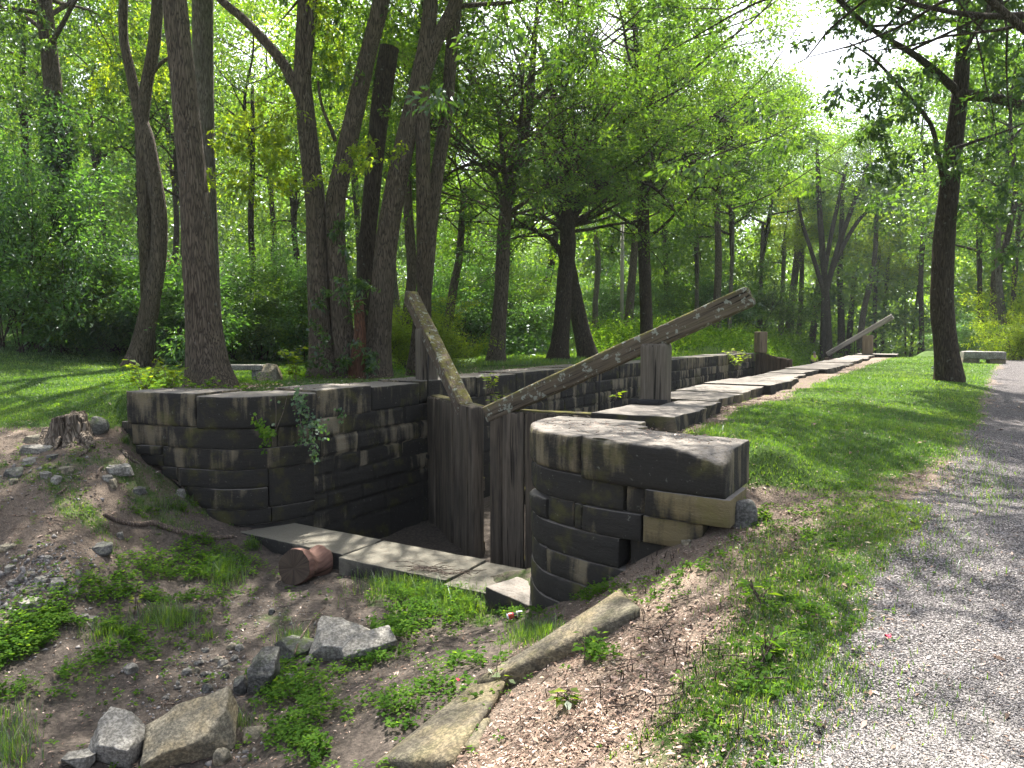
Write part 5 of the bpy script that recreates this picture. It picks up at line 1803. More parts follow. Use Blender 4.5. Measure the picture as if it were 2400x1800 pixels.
# stone bench by the towpath, stone bench on the left lawn
b0, b1 = gpx(2254, 850), gpx(2352, 852)
t = thing('stone_bench', 'long low bench of rough stone slabs past the big lawn tree', 'stone bench', (b0 + b1) / 2)
ax = b1 - b0
Lb = np.linalg.norm(ax)
v, f = rbox(Lb, .75, .24, .03, .08)
part('seat', place(roughen(v, .03, 5, 3), (b0 + b1) / 2 + [0, 0, .26], ax), f, M['rock'], t)
for k in (-.3, .32):
    v, f = rbox(Lb * .40, .60, .30, .03, .08)
    part('support', place(roughen(v, .02, 5, 4), (b0 + b1) / 2 + ax * k + [0, 0, .04], ax), f, M['rock_tan'], t)
b = gpx(566, 893)
t = thing('stone_bench', 'plain grey slab bench half hidden behind the thick leaning trunk', 'stone bench', b)
v, f = rbox(.95, .4, .10, .015, .05)
part('seat', place(v, b + [0, 0, .27], (CY, SY, 0)), f, M['rock'], t)
for k in (-.32, .32):
    v, f = rbox(.12, .34, .3, .015, .05)
    part('support', place(v, b + np.array([CY, SY, 0]) * k + [0, 0, .09], (CY, SY, 0)), f, M['rock_dark'], t)

# the old stump
b = gpx(146, 1034)
t = thing('tree_stump', 'weathered grey stump with spreading roots on the bare slope', 'stump', b)
hgt = pxm(66, b)
zz = np.linspace(-.25, hgt, 26)
rr_ = .20 + .19 * np.exp(-np.clip(zz + .05, 0, 9) / .13)
Q = np.stack([b[0] + .0 * zz, b[1] + 0 * zz + .1, b[2] + zz], 1)
v, f, at = tube(Q, rr_, 64, .10, 2.2, 5, True, .16, 11)
top = v[:, 2] > b[2] + hgt - .10
ang = np.arctan2(v[:, 1] - Q[0, 1], v[:, 0] - Q[0, 0])
v[:, 2] -= np.where(top, .10 * fbm(np.stack([np.cos(ang) * 2, np.sin(ang) * 2, 0 * ang], 1), 3, 9) + .05, 0)
nd = np.array([SY + .1, -CY])     # a cleft on the near side
away = ((v[:, :2] - Q[0, :2]) @ nd) > .02
side = np.abs((v[:, :2] - Q[0, :2]) @ np.array([CY, SY]) - .02)
m = away & (side < .055)
v[m, :2] -= nd * .16 * sstep(.055, .0, side[m])[:, None]
part('stem', v, f, M['stump'], t, at)
for i, (pp, w_) in enumerate([([(178, 1020), (196, 1036), (208, 1048), (200, 1062), (186, 1072)], [26, 20, 15, 10, 5]), ([(190, 1018), (206, 1030), (218, 1044), (222, 1056)], [20, 15, 11, 5]), ([(112, 1026), (100, 1038), (88, 1046)], [24, 15, 6]), ([(140, 1032), (136, 1046), (128, 1056)], [18, 12, 5])]):
    P = np.array([gpx(x, y_) + [0, 0, .02] for x, y_ in pp])
    P[0][2] += .07
    P[1][2] += .03
    Qr = cr(P, 5)
    v, f, at = tube(Qr, np.interp(np.linspace(0, 1, len(Qr)), np.linspace(0, 1, len(w_)), w_) / 2 * proj(b)[2] / FPX, 10, .1, 2, i, True, .05)
    part('root', v, f, M['stump'], t, at)

# the sawn log in the pit
b = gpx(700, 1368)
t = thing('log', 'short thick sawn log, reddish and barkless, lying before the sill stones', 'log', b)
e0, e1 = atf(688, 1332, fdist(b) - .02), atf(752, 1318, fdist(b) + .42)
ax = e1 - e0
Q = e0 + np.linspace(0, 1, 14)[:, None] * ax
R = np.array([.205, .215, .21, .20, .185, .17, .16, .16, .17, .185, .20, .21, .205, .18])
v, f, at = tube(Q, R, 40, .26, 1.2, 21, False, .05, 7)
part('trunk', v, f, M['log_red'], t, at)
for q, k in ((0, 1), (13, -1)):
    ring = v[q * 40:(q + 1) * 40]
    c = ring.mean(0)
    lv = [c + (ring - c) * s_ - k * ax / np.linalg.norm(ax) * (.004 + .02 * (1 - s_) * fbm(ring * 9, 2, 3)[:, None]) for s_ in (1.0, .7, .4, .12)]
    V = np.concatenate(lv + [c[None]])
    F4 = np.concatenate([np.stack([np.arange(40) + a * 40, (np.arange(40) + 1) % 40 + a * 40, (np.arange(40) + 1) % 40 + (a + 1) * 40, np.arange(40) + (a + 1) * 40], 1) for a in range(3)])
    F3 = np.stack([np.arange(40) + 120, (np.arange(40) + 1) % 40 + 120, np.full(40, 160)], 1)
    an = np.tile(np.linspace(0, 2 * PI, 40, endpoint=False), 4)
    suv = np.stack([np.concatenate([an, [0]]) * .25, np.concatenate([np.repeat([.2, .14, .08, .02], 40), [0]]), np.zeros(161)], 1)
    part('cut_end', V, [F4, F3], M['cut_wood'], t, {'suv': suv, 'rnd': np.full(161, .3)})

# the fallen branch and other sticks
def stick(label, pp, w_, mat='branch', lift=.02, name='branch', cat='branch', group=None):
    P = np.array([gpx(x, y_) + [0, 0, lift] for x, y_ in pp])
    Q = cr(P, 7)
    r = np.interp(np.linspace(0, 1, len(Q)), np.linspace(0, 1, len(w_)), w_) / 2 * np.array([proj(q)[2] for q in Q]) / FPX
    v, f, at = tube(Q, r, 9, .12, 2, int(pp[0][0]), True)
    return tag(solid(name, v, f, M[mat], P[0], at), label, cat, group)


stick('long bare branch lying across the slope below the curved wall', [(243, 1211), (278, 1228), (325, 1236), (362, 1231), (395, 1243), (448, 1256), (500, 1264), (546, 1262)], [10, 13, 12, 14, 13, 12, 12, 10])
stick('thin root running down the slope beside the wall', [(284, 1058), (296, 1072), (312, 1085), (328, 1093)], [9, 8, 7, 4], 'stump')
stick('thin vine stem trailing down the foot of the curved wall', [(370, 1098), (398, 1124), (430, 1152), (462, 1180), (490, 1204)], [4, 4, 3, 3], lift=.05)
stick('short stick leaning on the pale-edged slab', [(228, 1120), (234, 1108), (242, 1100)], [6, 6, 5])
stick('curved twig on the top of the pit bank', [(135, 1165), (148, 1155), (156, 1148)], [5, 4, 3])
stick('pale dry stem over the mossy hump', [(690, 1560), (706, 1520), (740, 1470), (762, 1448)], [4, 4, 3, 3], lift=.10)
stick('thin twig on the chips above the long slab', [(1530, 1500), (1560, 1470), (1590, 1430), (1560, 1440)], [4, 4, 3, 2])

# the can
b = gpx(1206, 1454)
t = thing('drink_can', 'crushed red and black drink can lying in the weeds', 'can', b)
ax = np.array([CY * .95 - SY * .2, SY * .95 + CY * .2, .16])
ax /= np.linalg.norm(ax)
c = b + [0, 0, .045]
for nm, x0, x1, mt in (('body', -.075, .075, None),):
    u = np.linspace(x0, x1, 15)
    r = .031 + .002 * np.sin(u * 70)
    r[0] = r[-1] = .026
    Q = c + u[:, None] * ax
    v, f, at = tube(Q, r, 24, .06, 2, 3, False)
    tt = np.repeat(u, 24)
    nt_ = NT('can_paint')
    w_ = nt_.attr('along')
    col = nt_.ramp(w_, [(0.0, (.55, .55, .56)), (.08, (.50, .012, .02)), (.42, (.014, .013, .014)), (.62, (.45, .44, .44)), (.68, (.012, .012, .013)), (.95, (.5, .5, .5))], 'CONSTANT')
    nt_.pbr(col, .3, None, .5)
    o = part('body', v, f, nt_.m, t, {'along': (tt - x0) / (x1 - x0)})
M['tin'] = mat_plain('aluminium_end', (.6, .6, .61), .35, .1, 60, .8)
for s_ in (-1, 1):
    Q = c + np.array([.071, .0745, .0735])[:, None] * ax * s_
    v, f, at = tube(Q, [.0265, .026, .022], 24, 0, 2, 3, True)
    part('end', v, f, M['tin'], t)
# scraps of red
M['red'] = mat_plain('red_petal', (.55, .01, .05), .6)
for lab, px, py, mt, w_, nm in (('bright red petal lying on the gravel of the towpath', 2081, 1494, 'red', 15, 'petal'), ('small red scrap on the chips below the long slab', 1073, 1594, 'red', 12, 'petal')):
    b = gpx(px, py)
    s_ = pxm(w_, b) / 2
    th = np.linspace(0, 2 * PI, 9)[:-1]
    V = np.concatenate([[[0, 0, .012]], np.stack([np.cos(th) * s_, np.sin(th) * s_ * .8, .006 + .012 * np.sin(th * 2)], 1)])
    F = np.array([[0, i + 1, (i + 1) % 8 + 1] for i in range(8)])
    tag(solid(nm, V + b, F, M[mt], b), lab, 'petal')

# the lamp on its pole across the lawn
b = atf(1457, 780, 42)
b[2] = g1(b[0], b[1])
M['pole'] = mat_plain('grey_pole_wood', (.34, .31, .27), .8, .35, 6)
M['lampgrey'] = mat_plain('lamp_housing', (.62, .62, .60), .5, .1)
t = thing('street_lamp', 'pale pole with a boxy lamp on an arm among the far trees', 'street lamp', b)
tp = atf(1459, 512, 42)
v, f, at = tube([b - [0, 0, .3], (b + tp) / 2, tp], [.12, .105, .09], 12)
part('pole', v, f, M['pole'], t)
hd = atf(1386, 528, 40.5)
v, f, at = tube(cr([tp - [0, 0, .15], (tp + hd) / 2 + [0, 0, .25], hd + [0, 0, .1]], 6), np.full(13, .035), 8)
part('arm', v, f, M['lampgrey'], t)
v, f = rbox(.8, .42, .3, .05, .1)
part('lamp_head', place(v, hd, tp - hd), f, M['lampgrey'], t)

# cars on the road up the slope
def car(label, px, f_, yaw, col, name='parked_car'):
    b = atf(px, 650, f_)
    b[2] = g1(b[0], b[1])
    t = thing(name, label, 'car', b)
    paint = mat_plain('car_paint_' + col[0], col[1], .3, .05)
    glass = mat_plain('car_glass_' + col[0], (.02, .025, .03), .1, .1)
    tyre = mat_plain('tyre_' + col[0], (.015, .015, .015), .8)
    X = np.array([math.cos(yaw), math.sin(yaw), 0])
    prof = [(-2.15, .32), (-2.2, .62), (-2.1, .88), (-1.5, .95), (-.95, 1.38), (.5, 1.42), (1.15, .98), (2.0, .82), (2.2, .6), (2.15, .32)]
    P = np.array(prof)
    V, F = [], []
    n = len(P)
    for k, (yy, s_) in enumerate([(-.86, .96), (-.9, 1), (.9, 1), (.86, .96)]):
        for x_, z_ in P:
            in_ = .12 if z_ > 1.1 else 0
            V.append((x_ * s_, yy * (1 - in_), .32 + (z_ - .32) * (1 if s_ == 1 else .985)))
    for k in range(3):
        for i in range(n):
            j = (i + 1) % n
            F.append((k * n + i, k * n + j, (k + 1) * n + j, (k + 1) * n + i))
    V = np.array(V)
    part('body', place(V, b, X), [np.array(F), np.array([list(range(n))[::-1], list(range(3 * n, 4 * n))])], paint, t, smooth=False)
    for s_ in (-1, 1):
        g_ = np.array([(-1.3, s_ * .90, .99), (-.85, s_ * .815, 1.32), (.45, s_ * .815, 1.35), (.98, s_ * .90, 1.0)])
        part('window', place(g_, b, X), np.array([[0, 1, 2, 3]]), glass, t, smooth=False)
        for x_ in (-1.35, 1.35):
            q = np.array([[x_, s_ * (.72), .32], [x_, s_ * .92, .32]])
            v, f, at = tube(place(q, b, X), [.32, .32], 20)
            part('wheel', v, f, tyre, t, smooth=False)
    for xa, za, xb, zb in ((.56, 1.40, 1.12, 1.0), (-.98, 1.36, -1.46, .97)):
        d_ = .012 if xa > 0 else -.012
        g_ = np.array([(xa + d_, -.7, za + .01), (xa + d_, .7, za + .01), (xb + d_, .75, zb + .012), (xb + d_, -.75, zb + .012)])
        part('windscreen', place(g_, b, X), np.array([[0, 1, 2, 3]]), glass, t, smooth=False)
    rl = mat_plain('tail_lamp_' + col[0], (.5, .01, .015), .3)
    for s_ in (-1, 1):
        v, f = rbox(.06, .3, .16, .02, .05)
        part('tail_light', place(v + [-2.17, s_ * .62, .72], b, X), f, rl, t)
    return t


car('white parked car glimpsed through the bushes on the slope', 318, 57, YAW + .1, ('white', (.75, .76, .78)))
car('red parked car barely showing through the leaves beside the white one', 350, 60, YAW + .2, ('red', (.45, .02, .03)))

# the figure in the swale
M['skin'] = mat_plain('skin', (.42, .25, .18), .6, .08)
M['vest'] = mat_plain('yellow_shirt', (.55, .70, .03), .8, .12)
M['trousers'] = mat_plain('dark_trousers', (.05, .055, .07), .85)
M['hair'] = mat_plain('grey_hair', (.30, .27, .24), .8)
b = atf(1908, 850, 47.0)
b[2] = g1(b[0], b[1])
hz_ = atf(1909, 824, 47.0)[2] - b[2]
S = hz_ / 1.75
J = {'pel': (0, 0, .95), 'bel': (0, .01, 1.10), 'che': (0, .0, 1.30), 'nek': (0, 0, 1.47), 'hed': (0, -.02, 1.60), 'top': (0, 0, 1.70),
     'shl': (-.19, 0, 1.42), 'ell': (-.27, -.02, 1.15), 'wrl': (-.13, -.22, 1.05), 'hal': (-.06, -.28, 1.06),
     'shr': (.19, 0, 1.42), 'elr': (.27, -.02, 1.15), 'wrr': (.13, -.22, 1.05), 'har': (.06, -.28, 1.06),
     'hpl': (-.10, 0, .90), 'knl': (-.12, -.03, .50), 'anl': (-.13, .02, .09), 'tol': (-.14, -.15, .04),
     'hpr': (.10, 0, .90), 'knr': (.12, -.03, .50), 'anr': (.13, .02, .09), 'tor': (.14, -.15, .04)}
RD = dict(pel=.15, bel=.145, che=.16, nek=.065, hed=.095, top=.07, shl=.075, ell=.05, wrl=.035, hal=.04, shr=.075, elr=.05, wrr=.035, har=.04, hpl=.095, knl=.065, anl=.045, tol=.04, hpr=.095, knr=.065, anr=.045, tor=.04)
E = [('pel', 'bel'), ('bel', 'che'), ('che', 'nek'), ('nek', 'hed'), ('hed', 'top'), ('che', 'shl'), ('shl', 'ell'), ('ell', 'wrl'), ('wrl', 'hal'), ('che', 'shr'), ('shr', 'elr'), ('elr', 'wrr'), ('wrr', 'har'), ('pel', 'hpl'), ('hpl', 'knl'), ('knl', 'anl'), ('anl', 'tol'), ('pel', 'hpr'), ('hpr', 'knr'), ('knr', 'anr'), ('anr', 'tor')]
keys = list(J)


def skinned(nm, edges, scale, mat, parent, grow=1.0, z0=None):
    ks = [k for k in keys if any(k in e for e in edges)]
    me = bpy.data.meshes.new(nm)
    me.from_pydata([tuple(np.array(J[k]) * scale) for k in ks], [(ks.index(a), ks.index(c_)) for a, c_ in edges], [])
    o = bpy.data.objects.new(nm, me)
    COL.objects.link(o)
    md_ = o.modifiers.new('skin', 'SKIN')
    for i, k in enumerate(ks):
        sk_ = me.skin_vertices[0].data[i]
        sk_.radius = (RD[k] * scale * grow, RD[k] * scale * grow * (.75 if k in ('pel', 'bel', 'che') else 1))
        sk_.use_root = (i == 0)
    o.modifiers.new('smooth', 'SUBSURF').render_levels = 2
    me.materials.append(M[mat])
    o.parent = parent
    return o


t = thing('person', 'person in a yellow-green shirt standing down in the swale beyond the far gate', 'person', b)
t.rotation_euler = (0, 0, YAW + .3)
skinned('body', E, S, 'skin', t)
skinned('shirt', [e for e in E if e[0] in ('pel', 'bel', 'che', 'shl', 'shr') and e[1] in ('bel', 'che', 'shl', 'shr', 'ell', 'elr')], S, 'vest', t, 1.14)
skinned('trousers', [e for e in E if e[1] in ('hpl', 'knl', 'anl', 'hpr', 'knr', 'anr')], S, 'trousers', t, 1.14)
V, F = rock((.20 * S, .22 * S, .16 * S), 9, 0, .03, False, 9, 2.0)
o = link('hair', build_mesh('hair', V, F), M['hair'], t, (0, .012 * S, 1.68 * S))

# iron on the near gates
for g_, e_ in ((gl, (hl, tl)), (gr_, (hr, tr))):
    hp, tp_ = e_
    d2 = (hp - tp_) / np.linalg.norm(hp - tp_)
    n_ = np.array([d2[1], -d2[0]])
    n_ = n_ if n_ @ np.array([SY, -CY]) > 0 else -n_
    d3 = np.array([*d2, 0])
    for zz in (.03, -1.2):
        v, f = rbox(.62 if zz < 0 else .46, .012, .07, .004, .1)
        c = np.array([*(hp - d2 * (.20 if zz < 0 else .0) + n_ * (.165 if zz > 0 else .135)), zz])
        part('strap', place(v, c, d3), f, M['iron'], g_)
        for k in (-.15, .12):
            v, f, at = tube([c + d3 * k - np.array([*n_, 0]) * .01, c + d3 * k + np.array([*n_, 0]) * .022], [.018, .016], 8)
            part('bolt', v, f, M['iron'], g_)
# ------------------------------------------------------------------ low plants, grass and litter
rgp = np.random.default_rng(101)


def scatter_px(cx, cy, rx, ry, n):
    """points on the ground about a place given in the photograph"""
    c = gpx(cx, cy)
    a, b = gpx(cx + rx, cy), gpx(cx, cy - ry)
    u, w_ = (a - c)[:2], (b - c)[:2]
    if np.linalg.norm(w_) > 4 * np.linalg.norm(u):
        w_ *= 4 * np.linalg.norm(u) / np.linalg.norm(w_)
    g = rgp.normal(size=(n, 2)) * .55
    q = c[:2] + g[:, :1] * u + g[:, 1:] * w_
    return q


def clear_of_walls(q):
    dl, sl, dr, sr = wall_d(q[:, 0], q[:, 1])
    return ~(((dl > -.06) & (dl < 1.0) & (sl > 0)) | ((dr > -.08) & (dr < 1.0) & (sr < RW.L)) | ((q[:, 1] > 6.2) & (q[:, 0] > -8) & (q[:, 0] < -3.3)))


# leafy ground cover: little stems with a few leaves each
Pc, Sz, Ht = [], [], []
for cx, cy, rx, ry, n, sz, ht in [
        (430, 1345, 120, 55, 900, .045, .10), (300, 1400, 130, 35, 620, .045, .09), (540, 1320, 60, 30, 240, .045, .10), (110, 1470, 110, 45, 520, .045, .09), (60, 1560, 100, 60, 1100, .045, .11), (230, 1510, 110, 35, 700, .042, .10),
        (690, 1640, 85, 45, 620, .042, .10), (730, 1740, 90, 40, 420, .042, .10), (640, 1560, 30, 14, 60, .04, .06), (1000, 1420, 110, 40, 700, .045, .11), (930, 1470, 80, 35, 420, .045, .10), (880, 1555, 50, 20, 150, .045, .08),
        (1040, 1610, 50, 30, 70, .045, .09), (940, 1650, 50, 35, 70, .045, .08), (400, 1480, 380, 200, 600, .035, .05), (1000, 1560, 260, 120, 260, .035, .05), (200, 1150, 200, 110, 160, .03, .04), (1390, 1398, 50, 16, 200, .04, .09), (1300, 1412, 30, 10, 90, .04, .08), (1200, 1440, 70, 16, 220, .04, .08), (330, 1205, 30, 12, 70, .04, .06), (450, 1190, 40, 14, 110, .04, .07), (600, 1285, 50, 10, 120, .045, .10),
        (1100, 1560, 60, 25, 90, .05, .09), (760, 1560, 60, 22, 160, .04, .08), (1400, 1540, 40, 16, 50, .05, .09), (1150, 1650, 40, 25, 16, .055, .11), (1600, 1320, 70, 40, 160, .035, .06), (1500, 1400, 70, 30, 90, .035, .06),
        (1700, 1220, 70, 25, 240, .035, .07), (1850, 1250, 120, 60, 330, .03, .05), (1800, 1450, 120, 80, 170, .035, .06), (1700, 1640, 130, 90, 130, .035, .05), (1900, 1400, 80, 60, 140, .035, .05), (820, 1790, 90, 30, 200, .045, .09), (900, 1690, 40, 30, 90, .045, .09),
        (560, 905, 60, 6, 240, .06, .14), (720, 882, 90, 8, 500, .07, .16), (900, 872, 60, 6, 300, .07, .16), (1000, 850, 60, 6, 260, .06, .14), (210, 1060, 40, 14, 50, .035, .05), (90, 1100, 80, 40, 90, .03, .04), (330, 905, 60, 8, 300, .05, .14), (480, 1280, 60, 10, 130, .045, .09), (40, 1090, 40, 40, 60, .03, .05), (1850, 1010, 200, 70, 900, .022, .025), (1950, 930, 150, 30, 500, .025, .02), (2000, 1150, 120, 60, 500, .022, .025), (120, 940, 160, 30, 400, .03, .03)]:
    q = scatter_px(cx, cy, rx * 1.25, ry * 1.25, int(n * .62))
    q = q[clear_of_walls(q)]
    q = q[(n2(q[:, 0], q[:, 1], 4.0, 3, 91) > -.18)]
    Pc.append(q)
    Sz.append(np.full(len(q), sz * .85))
    Ht.append(np.full(len(q), ht))
q, sz, ht = np.concatenate(Pc), np.concatenate(Sz), np.concatenate(Ht)
z = ground(q[:, 0], q[:, 1])
K = 7
n = len(q)
base = np.repeat(np.stack([q[:, 0], q[:, 1], z], 1), K, 0)
ht = np.repeat(ht * rgp.uniform(.4, 1.3, n), K)
sz = np.repeat(sz * rgp.uniform(.7, 1.3, n), K)
a = rgp.uniform(0, 2 * PI, n * K)
d = np.stack([np.cos(a), np.sin(a), rgp.uniform(-.25, .45, n * K)], 1)
lvl = rgp.uniform(.35, 1.0, n * K)
C = base + d * [1, 1, 0] * (sz * .35)[:, None] + np.stack([0 * a, 0 * a, ht * lvl], 1)
tone = np.clip(np.repeat(rgp.uniform(0, .7, n), K) + rgp.uniform(0, .3, n * K), 0, 1)
v, f, rn = leaf_quads(C, d, sz, rgp, .62, .75, tone, .10)
o = solid('ground_cover', v, f, M['leaf_weed'], (-4, 5, -1.5), {'rnd': rn}, smooth=False)
tag(o, 'low leafy weeds spreading over the earth around the pit', 'weeds', kind='stuff')


# grass
def blades(q, h, w_, lean=.45):
    n = len(q)
    z = ground(q[:, 0], q[:, 1])
    B = np.stack([q[:, 0], q[:, 1], z - .005], 1)
    a = rgp.uniform(0, 2 * PI, n)
    s_ = np.stack([np.cos(a), np.sin(a), 0 * a], 1)
    o_ = np.stack([-np.sin(a), np.cos(a), 0 * a], 1) * (rgp.normal(size=n) * lean)[:, None]
    tip = B + (o_ + [0, 0, 1]) * h[:, None]
    mid = B + (o_ * .35 + [0, 0, .6]) * h[:, None]
    V = np.stack([B - s_ * w_[:, None] / 2, B + s_ * w_[:, None] / 2, mid + s_ * w_[:, None] * .35, tip, mid - s_ * w_[:, None] * .35], 1).reshape(-1, 3)
    i = np.arange(n) * 5
    F4 = np.stack([i, i + 1, i + 2, i + 4], 1)
    F3 = np.stack([i + 4, i + 2, i + 3], 1)
    return V, [F4, F3]


def rand_cells(n, r0, r1, f0, f1, pw=1.0):
    """ground points thinning with distance"""
    u = rgp.uniform(0, 1, n)
    f_ = (f0 ** -pw + u * (f1 ** -pw - f0 ** -pw)) ** (-1 / pw)
    r_ = rgp.uniform(r0, r1, n) * f_
    return np.stack([r_ * CY - f_ * SY, r_ * SY + f_ * CY], 1), f_


Vs = []
for n, r0, r1, f0, f1, h0 in ((420000, -.05, .78, 3.2, 32, .026), (260000, -.82, -.1, 7.5, 27, .03), (60000, -.05, .4, 22, 60, .09)):
    q, f_ = rand_cells(n, r0, r1, f0, f1, .7)
    z = ground(q[:, 0], q[:, 1], False)
    gm_, vm, _ = masks(q[:, 0], q[:, 1], z)
    tex = .5 + .5 * n2(q[:, 0], q[:, 1], 3.5, 3, 55)
    keep = (gm_ * (.35 + 1.1 * tex) > rgp.uniform(.15, 1.0, n)) & (vm < .75) & clear_of_walls(q)
    q, f_ = q[keep], f_[keep]
    h = h0 * rgp.uniform(.45, 1.35, len(q)) * (1 + .02 * f_)
    v, f = blades(q, h, (.0035 + .0006 * f_) * rgp.uniform(.7, 1.4, len(q)))
    tn = np.clip(.5 + .6 * n2(q[:, 0], q[:, 1], 1.1, 4, 61) + rgp.normal(size=len(q)) * .22, 0, 1)
    Vs.append((v, f, {'rnd': np.repeat(tn, 5)}))
# longer tufts in the pit and along the edges
for cx, cy, rx, ry, n, h0 in [(990, 1385, 120, 35, 2600, .16), (1080, 1430, 60, 25, 900, .13), (1250, 1490, 60, 30, 900, .10), (530, 1345, 45, 30, 700, .15), (400, 1455, 70, 22, 900, .12), (250, 1490, 60, 20, 400, .10), (25, 1770, 55, 45, 260, .15), (30, 1700, 60, 40, 200, .11), (690, 1505, 40, 14, 260, .14),
                             (450, 1175, 25, 10, 160, .12), (385, 1190, 40, 12, 220, .10), (300, 1040, 12, 6, 260, .10), (605, 1285, 30, 8, 260, .14), (1320, 1510, 50, 25, 260, .09), (1800, 1330, 140, 90, 2200, .05), (1900, 1560, 120, 110, 1300, .045), (1750, 1690, 150, 80, 1100, .045), (1990, 1600, 60, 60, 200, .05),
                             (2150, 1650, 160, 90, 160, .04), (2200, 1280, 130, 80, 500, .05), (2260, 1080, 80, 60, 700, .05), (2330, 1150, 60, 60, 400, .05), (1660, 1020, 40, 14, 400, .06), (1560, 980, 60, 10, 300, .05), (1200, 1415, 40, 10, 200, .10), (490, 1495, 20, 8, 80, .08), (560, 1700, 40, 16, 140, .10)]:
    q = scatter_px(cx, cy, rx, ry, n)
    q = q[clear_of_walls(q)]
    v, f = blades(q, h0 * rgp.uniform(.4, 1.3, len(q)), .0055 * rgp.uniform(.6, 1.3, len(q)), .6)
    Vs.append((v, f, {'rnd': np.repeat(rgp.uniform(0, 1, len(q)), 5)}))
v, f, at = join(*Vs)
o = solid('grass', v, f, M['blade'], (0, 10, 0), at, smooth=False)
tag(o, 'mown lawn grass and rough tufts around the lock', 'grass', kind='stuff')

# litter: chips, dead leaves, crumbs
t_ = NT('dead_leaves_and_chips')
c_ = t_.ramp(t_.attr('rnd'), [(0, (.035, .024, .018)), (.35, (.11, .072, .052)), (.6, (.23, .155, .115)), (.82, (.38, .285, .235)), (.96, (.50, .42, .36)), (1, (.30, .26, .05))])
t_.pbr(c_, .85, None, .2)
M['litter'] = t_.m
n = 260000
q, f_ = rand_cells(n, -.8, .75, 2.6, 12, .5)
z = ground(q[:, 0], q[:, 1])
gm_, vm, df_ = masks(q[:, 0], q[:, 1], z)
tex = n2(q[:, 0], q[:, 1], 2.2, 3, 71)
keep = ((df_ * (1 - .75 * gm_) * (1 - vm) + .03 + .10 * (q[:, 0] < -3.4)) * (.7 + .8 * tex) > rgp.uniform(0, .95, n)) & clear_of_walls(q)
q, f_, z, df_ = q[keep], f_[keep], z[keep], df_[keep]
# crumbs on the coping too
m = 3500
s_ = rgp.uniform(.1, 14, m)
p, nn = LW.at(s_)
q2 = p + nn * rgp.uniform(.05, 1.8, m)[:, None]
z2 = np.where(rgp.uniform(0, 1, m) > -1, .10, 0)
m3 = 450
s3 = rgp.uniform(RW.L - 2.4, RW.L, m3)
p3, n3_ = RW.at(s3)
q3 = p3 + n3_ * rgp.uniform(.05, .72, m3)[:, None]
q = np.concatenate([q, q2, q3])
z = np.concatenate([z, np.maximum(z2, ground(q2[:, 0], q2[:, 1])), np.full(m3, .022)])
f_ = np.concatenate([f_, np.full(m, 11.), np.full(m3, 6.5)])
n = len(q)
a = rgp.uniform(0, 2 * PI, n)
d = np.stack([np.cos(a), np.sin(a), rgp.normal(size=n) * .25], 1)
L = np.clip(rgp.lognormal(-3.95, .5, n), .007, .07) * (.75 + .04 * f_)
v, f, rn = leaf_quads(np.stack([q[:, 0], q[:, 1], z + .006], 1), d, L, rgp, .36, .75, rgp.beta(2, 1.9, n), .08)
o = solid('leaf_litter', v, f, M['litter'], (-3, 5, -1), {'rnd': rn}, smooth=False)
tag(o, 'brown chips and dead leaves strewn over the bare earth', 'leaf litter', kind='stuff')

# small rubble on the left slope and crumbs of stone in the pit
Vs = []
ov = np.array([[1, 0, 0], [-1, 0, 0], [0, 1, 0], [0, -1, 0], [0, 0, 1], [0, 0, -1]], float)
of = np.array([[0, 2, 4], [2, 1, 4], [1, 3, 4], [3, 0, 4], [2, 0, 5], [1, 2, 5], [3, 1, 5], [0, 3, 5]])


def pebbles(q, size, flat=.7):
    n = len(q)
    z = ground(q[:, 0], q[:, 1])
    S = size[:, None, None] * rgp.uniform(.55, 1.0, (n, 1, 3)) * np.array([1, 1, flat])
    V = ov[None] * S + rgp.normal(size=(n, 6, 3)) * size[:, None, None] * .18
    a = rgp.uniform(0, 2 * PI, n)
    c, s_ = np.cos(a)[:, None], np.sin(a)[:, None]
    V = np.stack([V[..., 0] * c - V[..., 1] * s_, V[..., 0] * s_ + V[..., 1] * c, V[..., 2]], -1)
    V += np.stack([q[:, 0], q[:, 1], z], 1)[:, None]
    F = (of[None] + (np.arange(n) * 6)[:, None, None]).reshape(-1, 3)
    return V.reshape(-1, 3), F


t_ = NT('stone_crumbs')
c_ = t_.ramp(t_.attr('rnd'), [(0, (.05, .048, .045)), (.4, (.16, .15, .14)), (.75, (.22, .205, .195)), (1, (.31, .29, .28))])
t_.pbr(c_, .9, None, .2)
for cx, cy, rx, ry, n, s0 in [(60, 1370, 130, 70, 420, .028), (120, 1330, 130, 60, 300, .018), (40, 1480, 90, 60, 220, .02), (480, 1570, 130, 60, 260, .016), (650, 1440, 160, 60, 260, .012), (400, 1650, 160, 80, 260, .012), (930, 1345, 40, 12, 40, .03), (150, 1130, 150, 80, 160, .022), (700, 1500, 60, 40, 60, .02), (560, 1770, 60, 30, 30, .02)]:
    q = scatter_px(cx, cy, rx, ry, n)
    q = q[clear_of_walls(q)]
    v, f = pebbles(q, s0 * np.clip(rgp.lognormal(-.2, .5, len(q)), .3, 2.2))
    Vs.append((v, f, {'rnd': np.repeat(rgp.uniform(0, .9, len(q)), 6)}))
v, f, at = join(*Vs)
o = solid('rubble', v, f, t_.m, (-6, 5, -2), at, smooth=False)
tag(o, 'crumbs of stone strewn over the slope and the pit floor', 'rubble', kind='stuff')
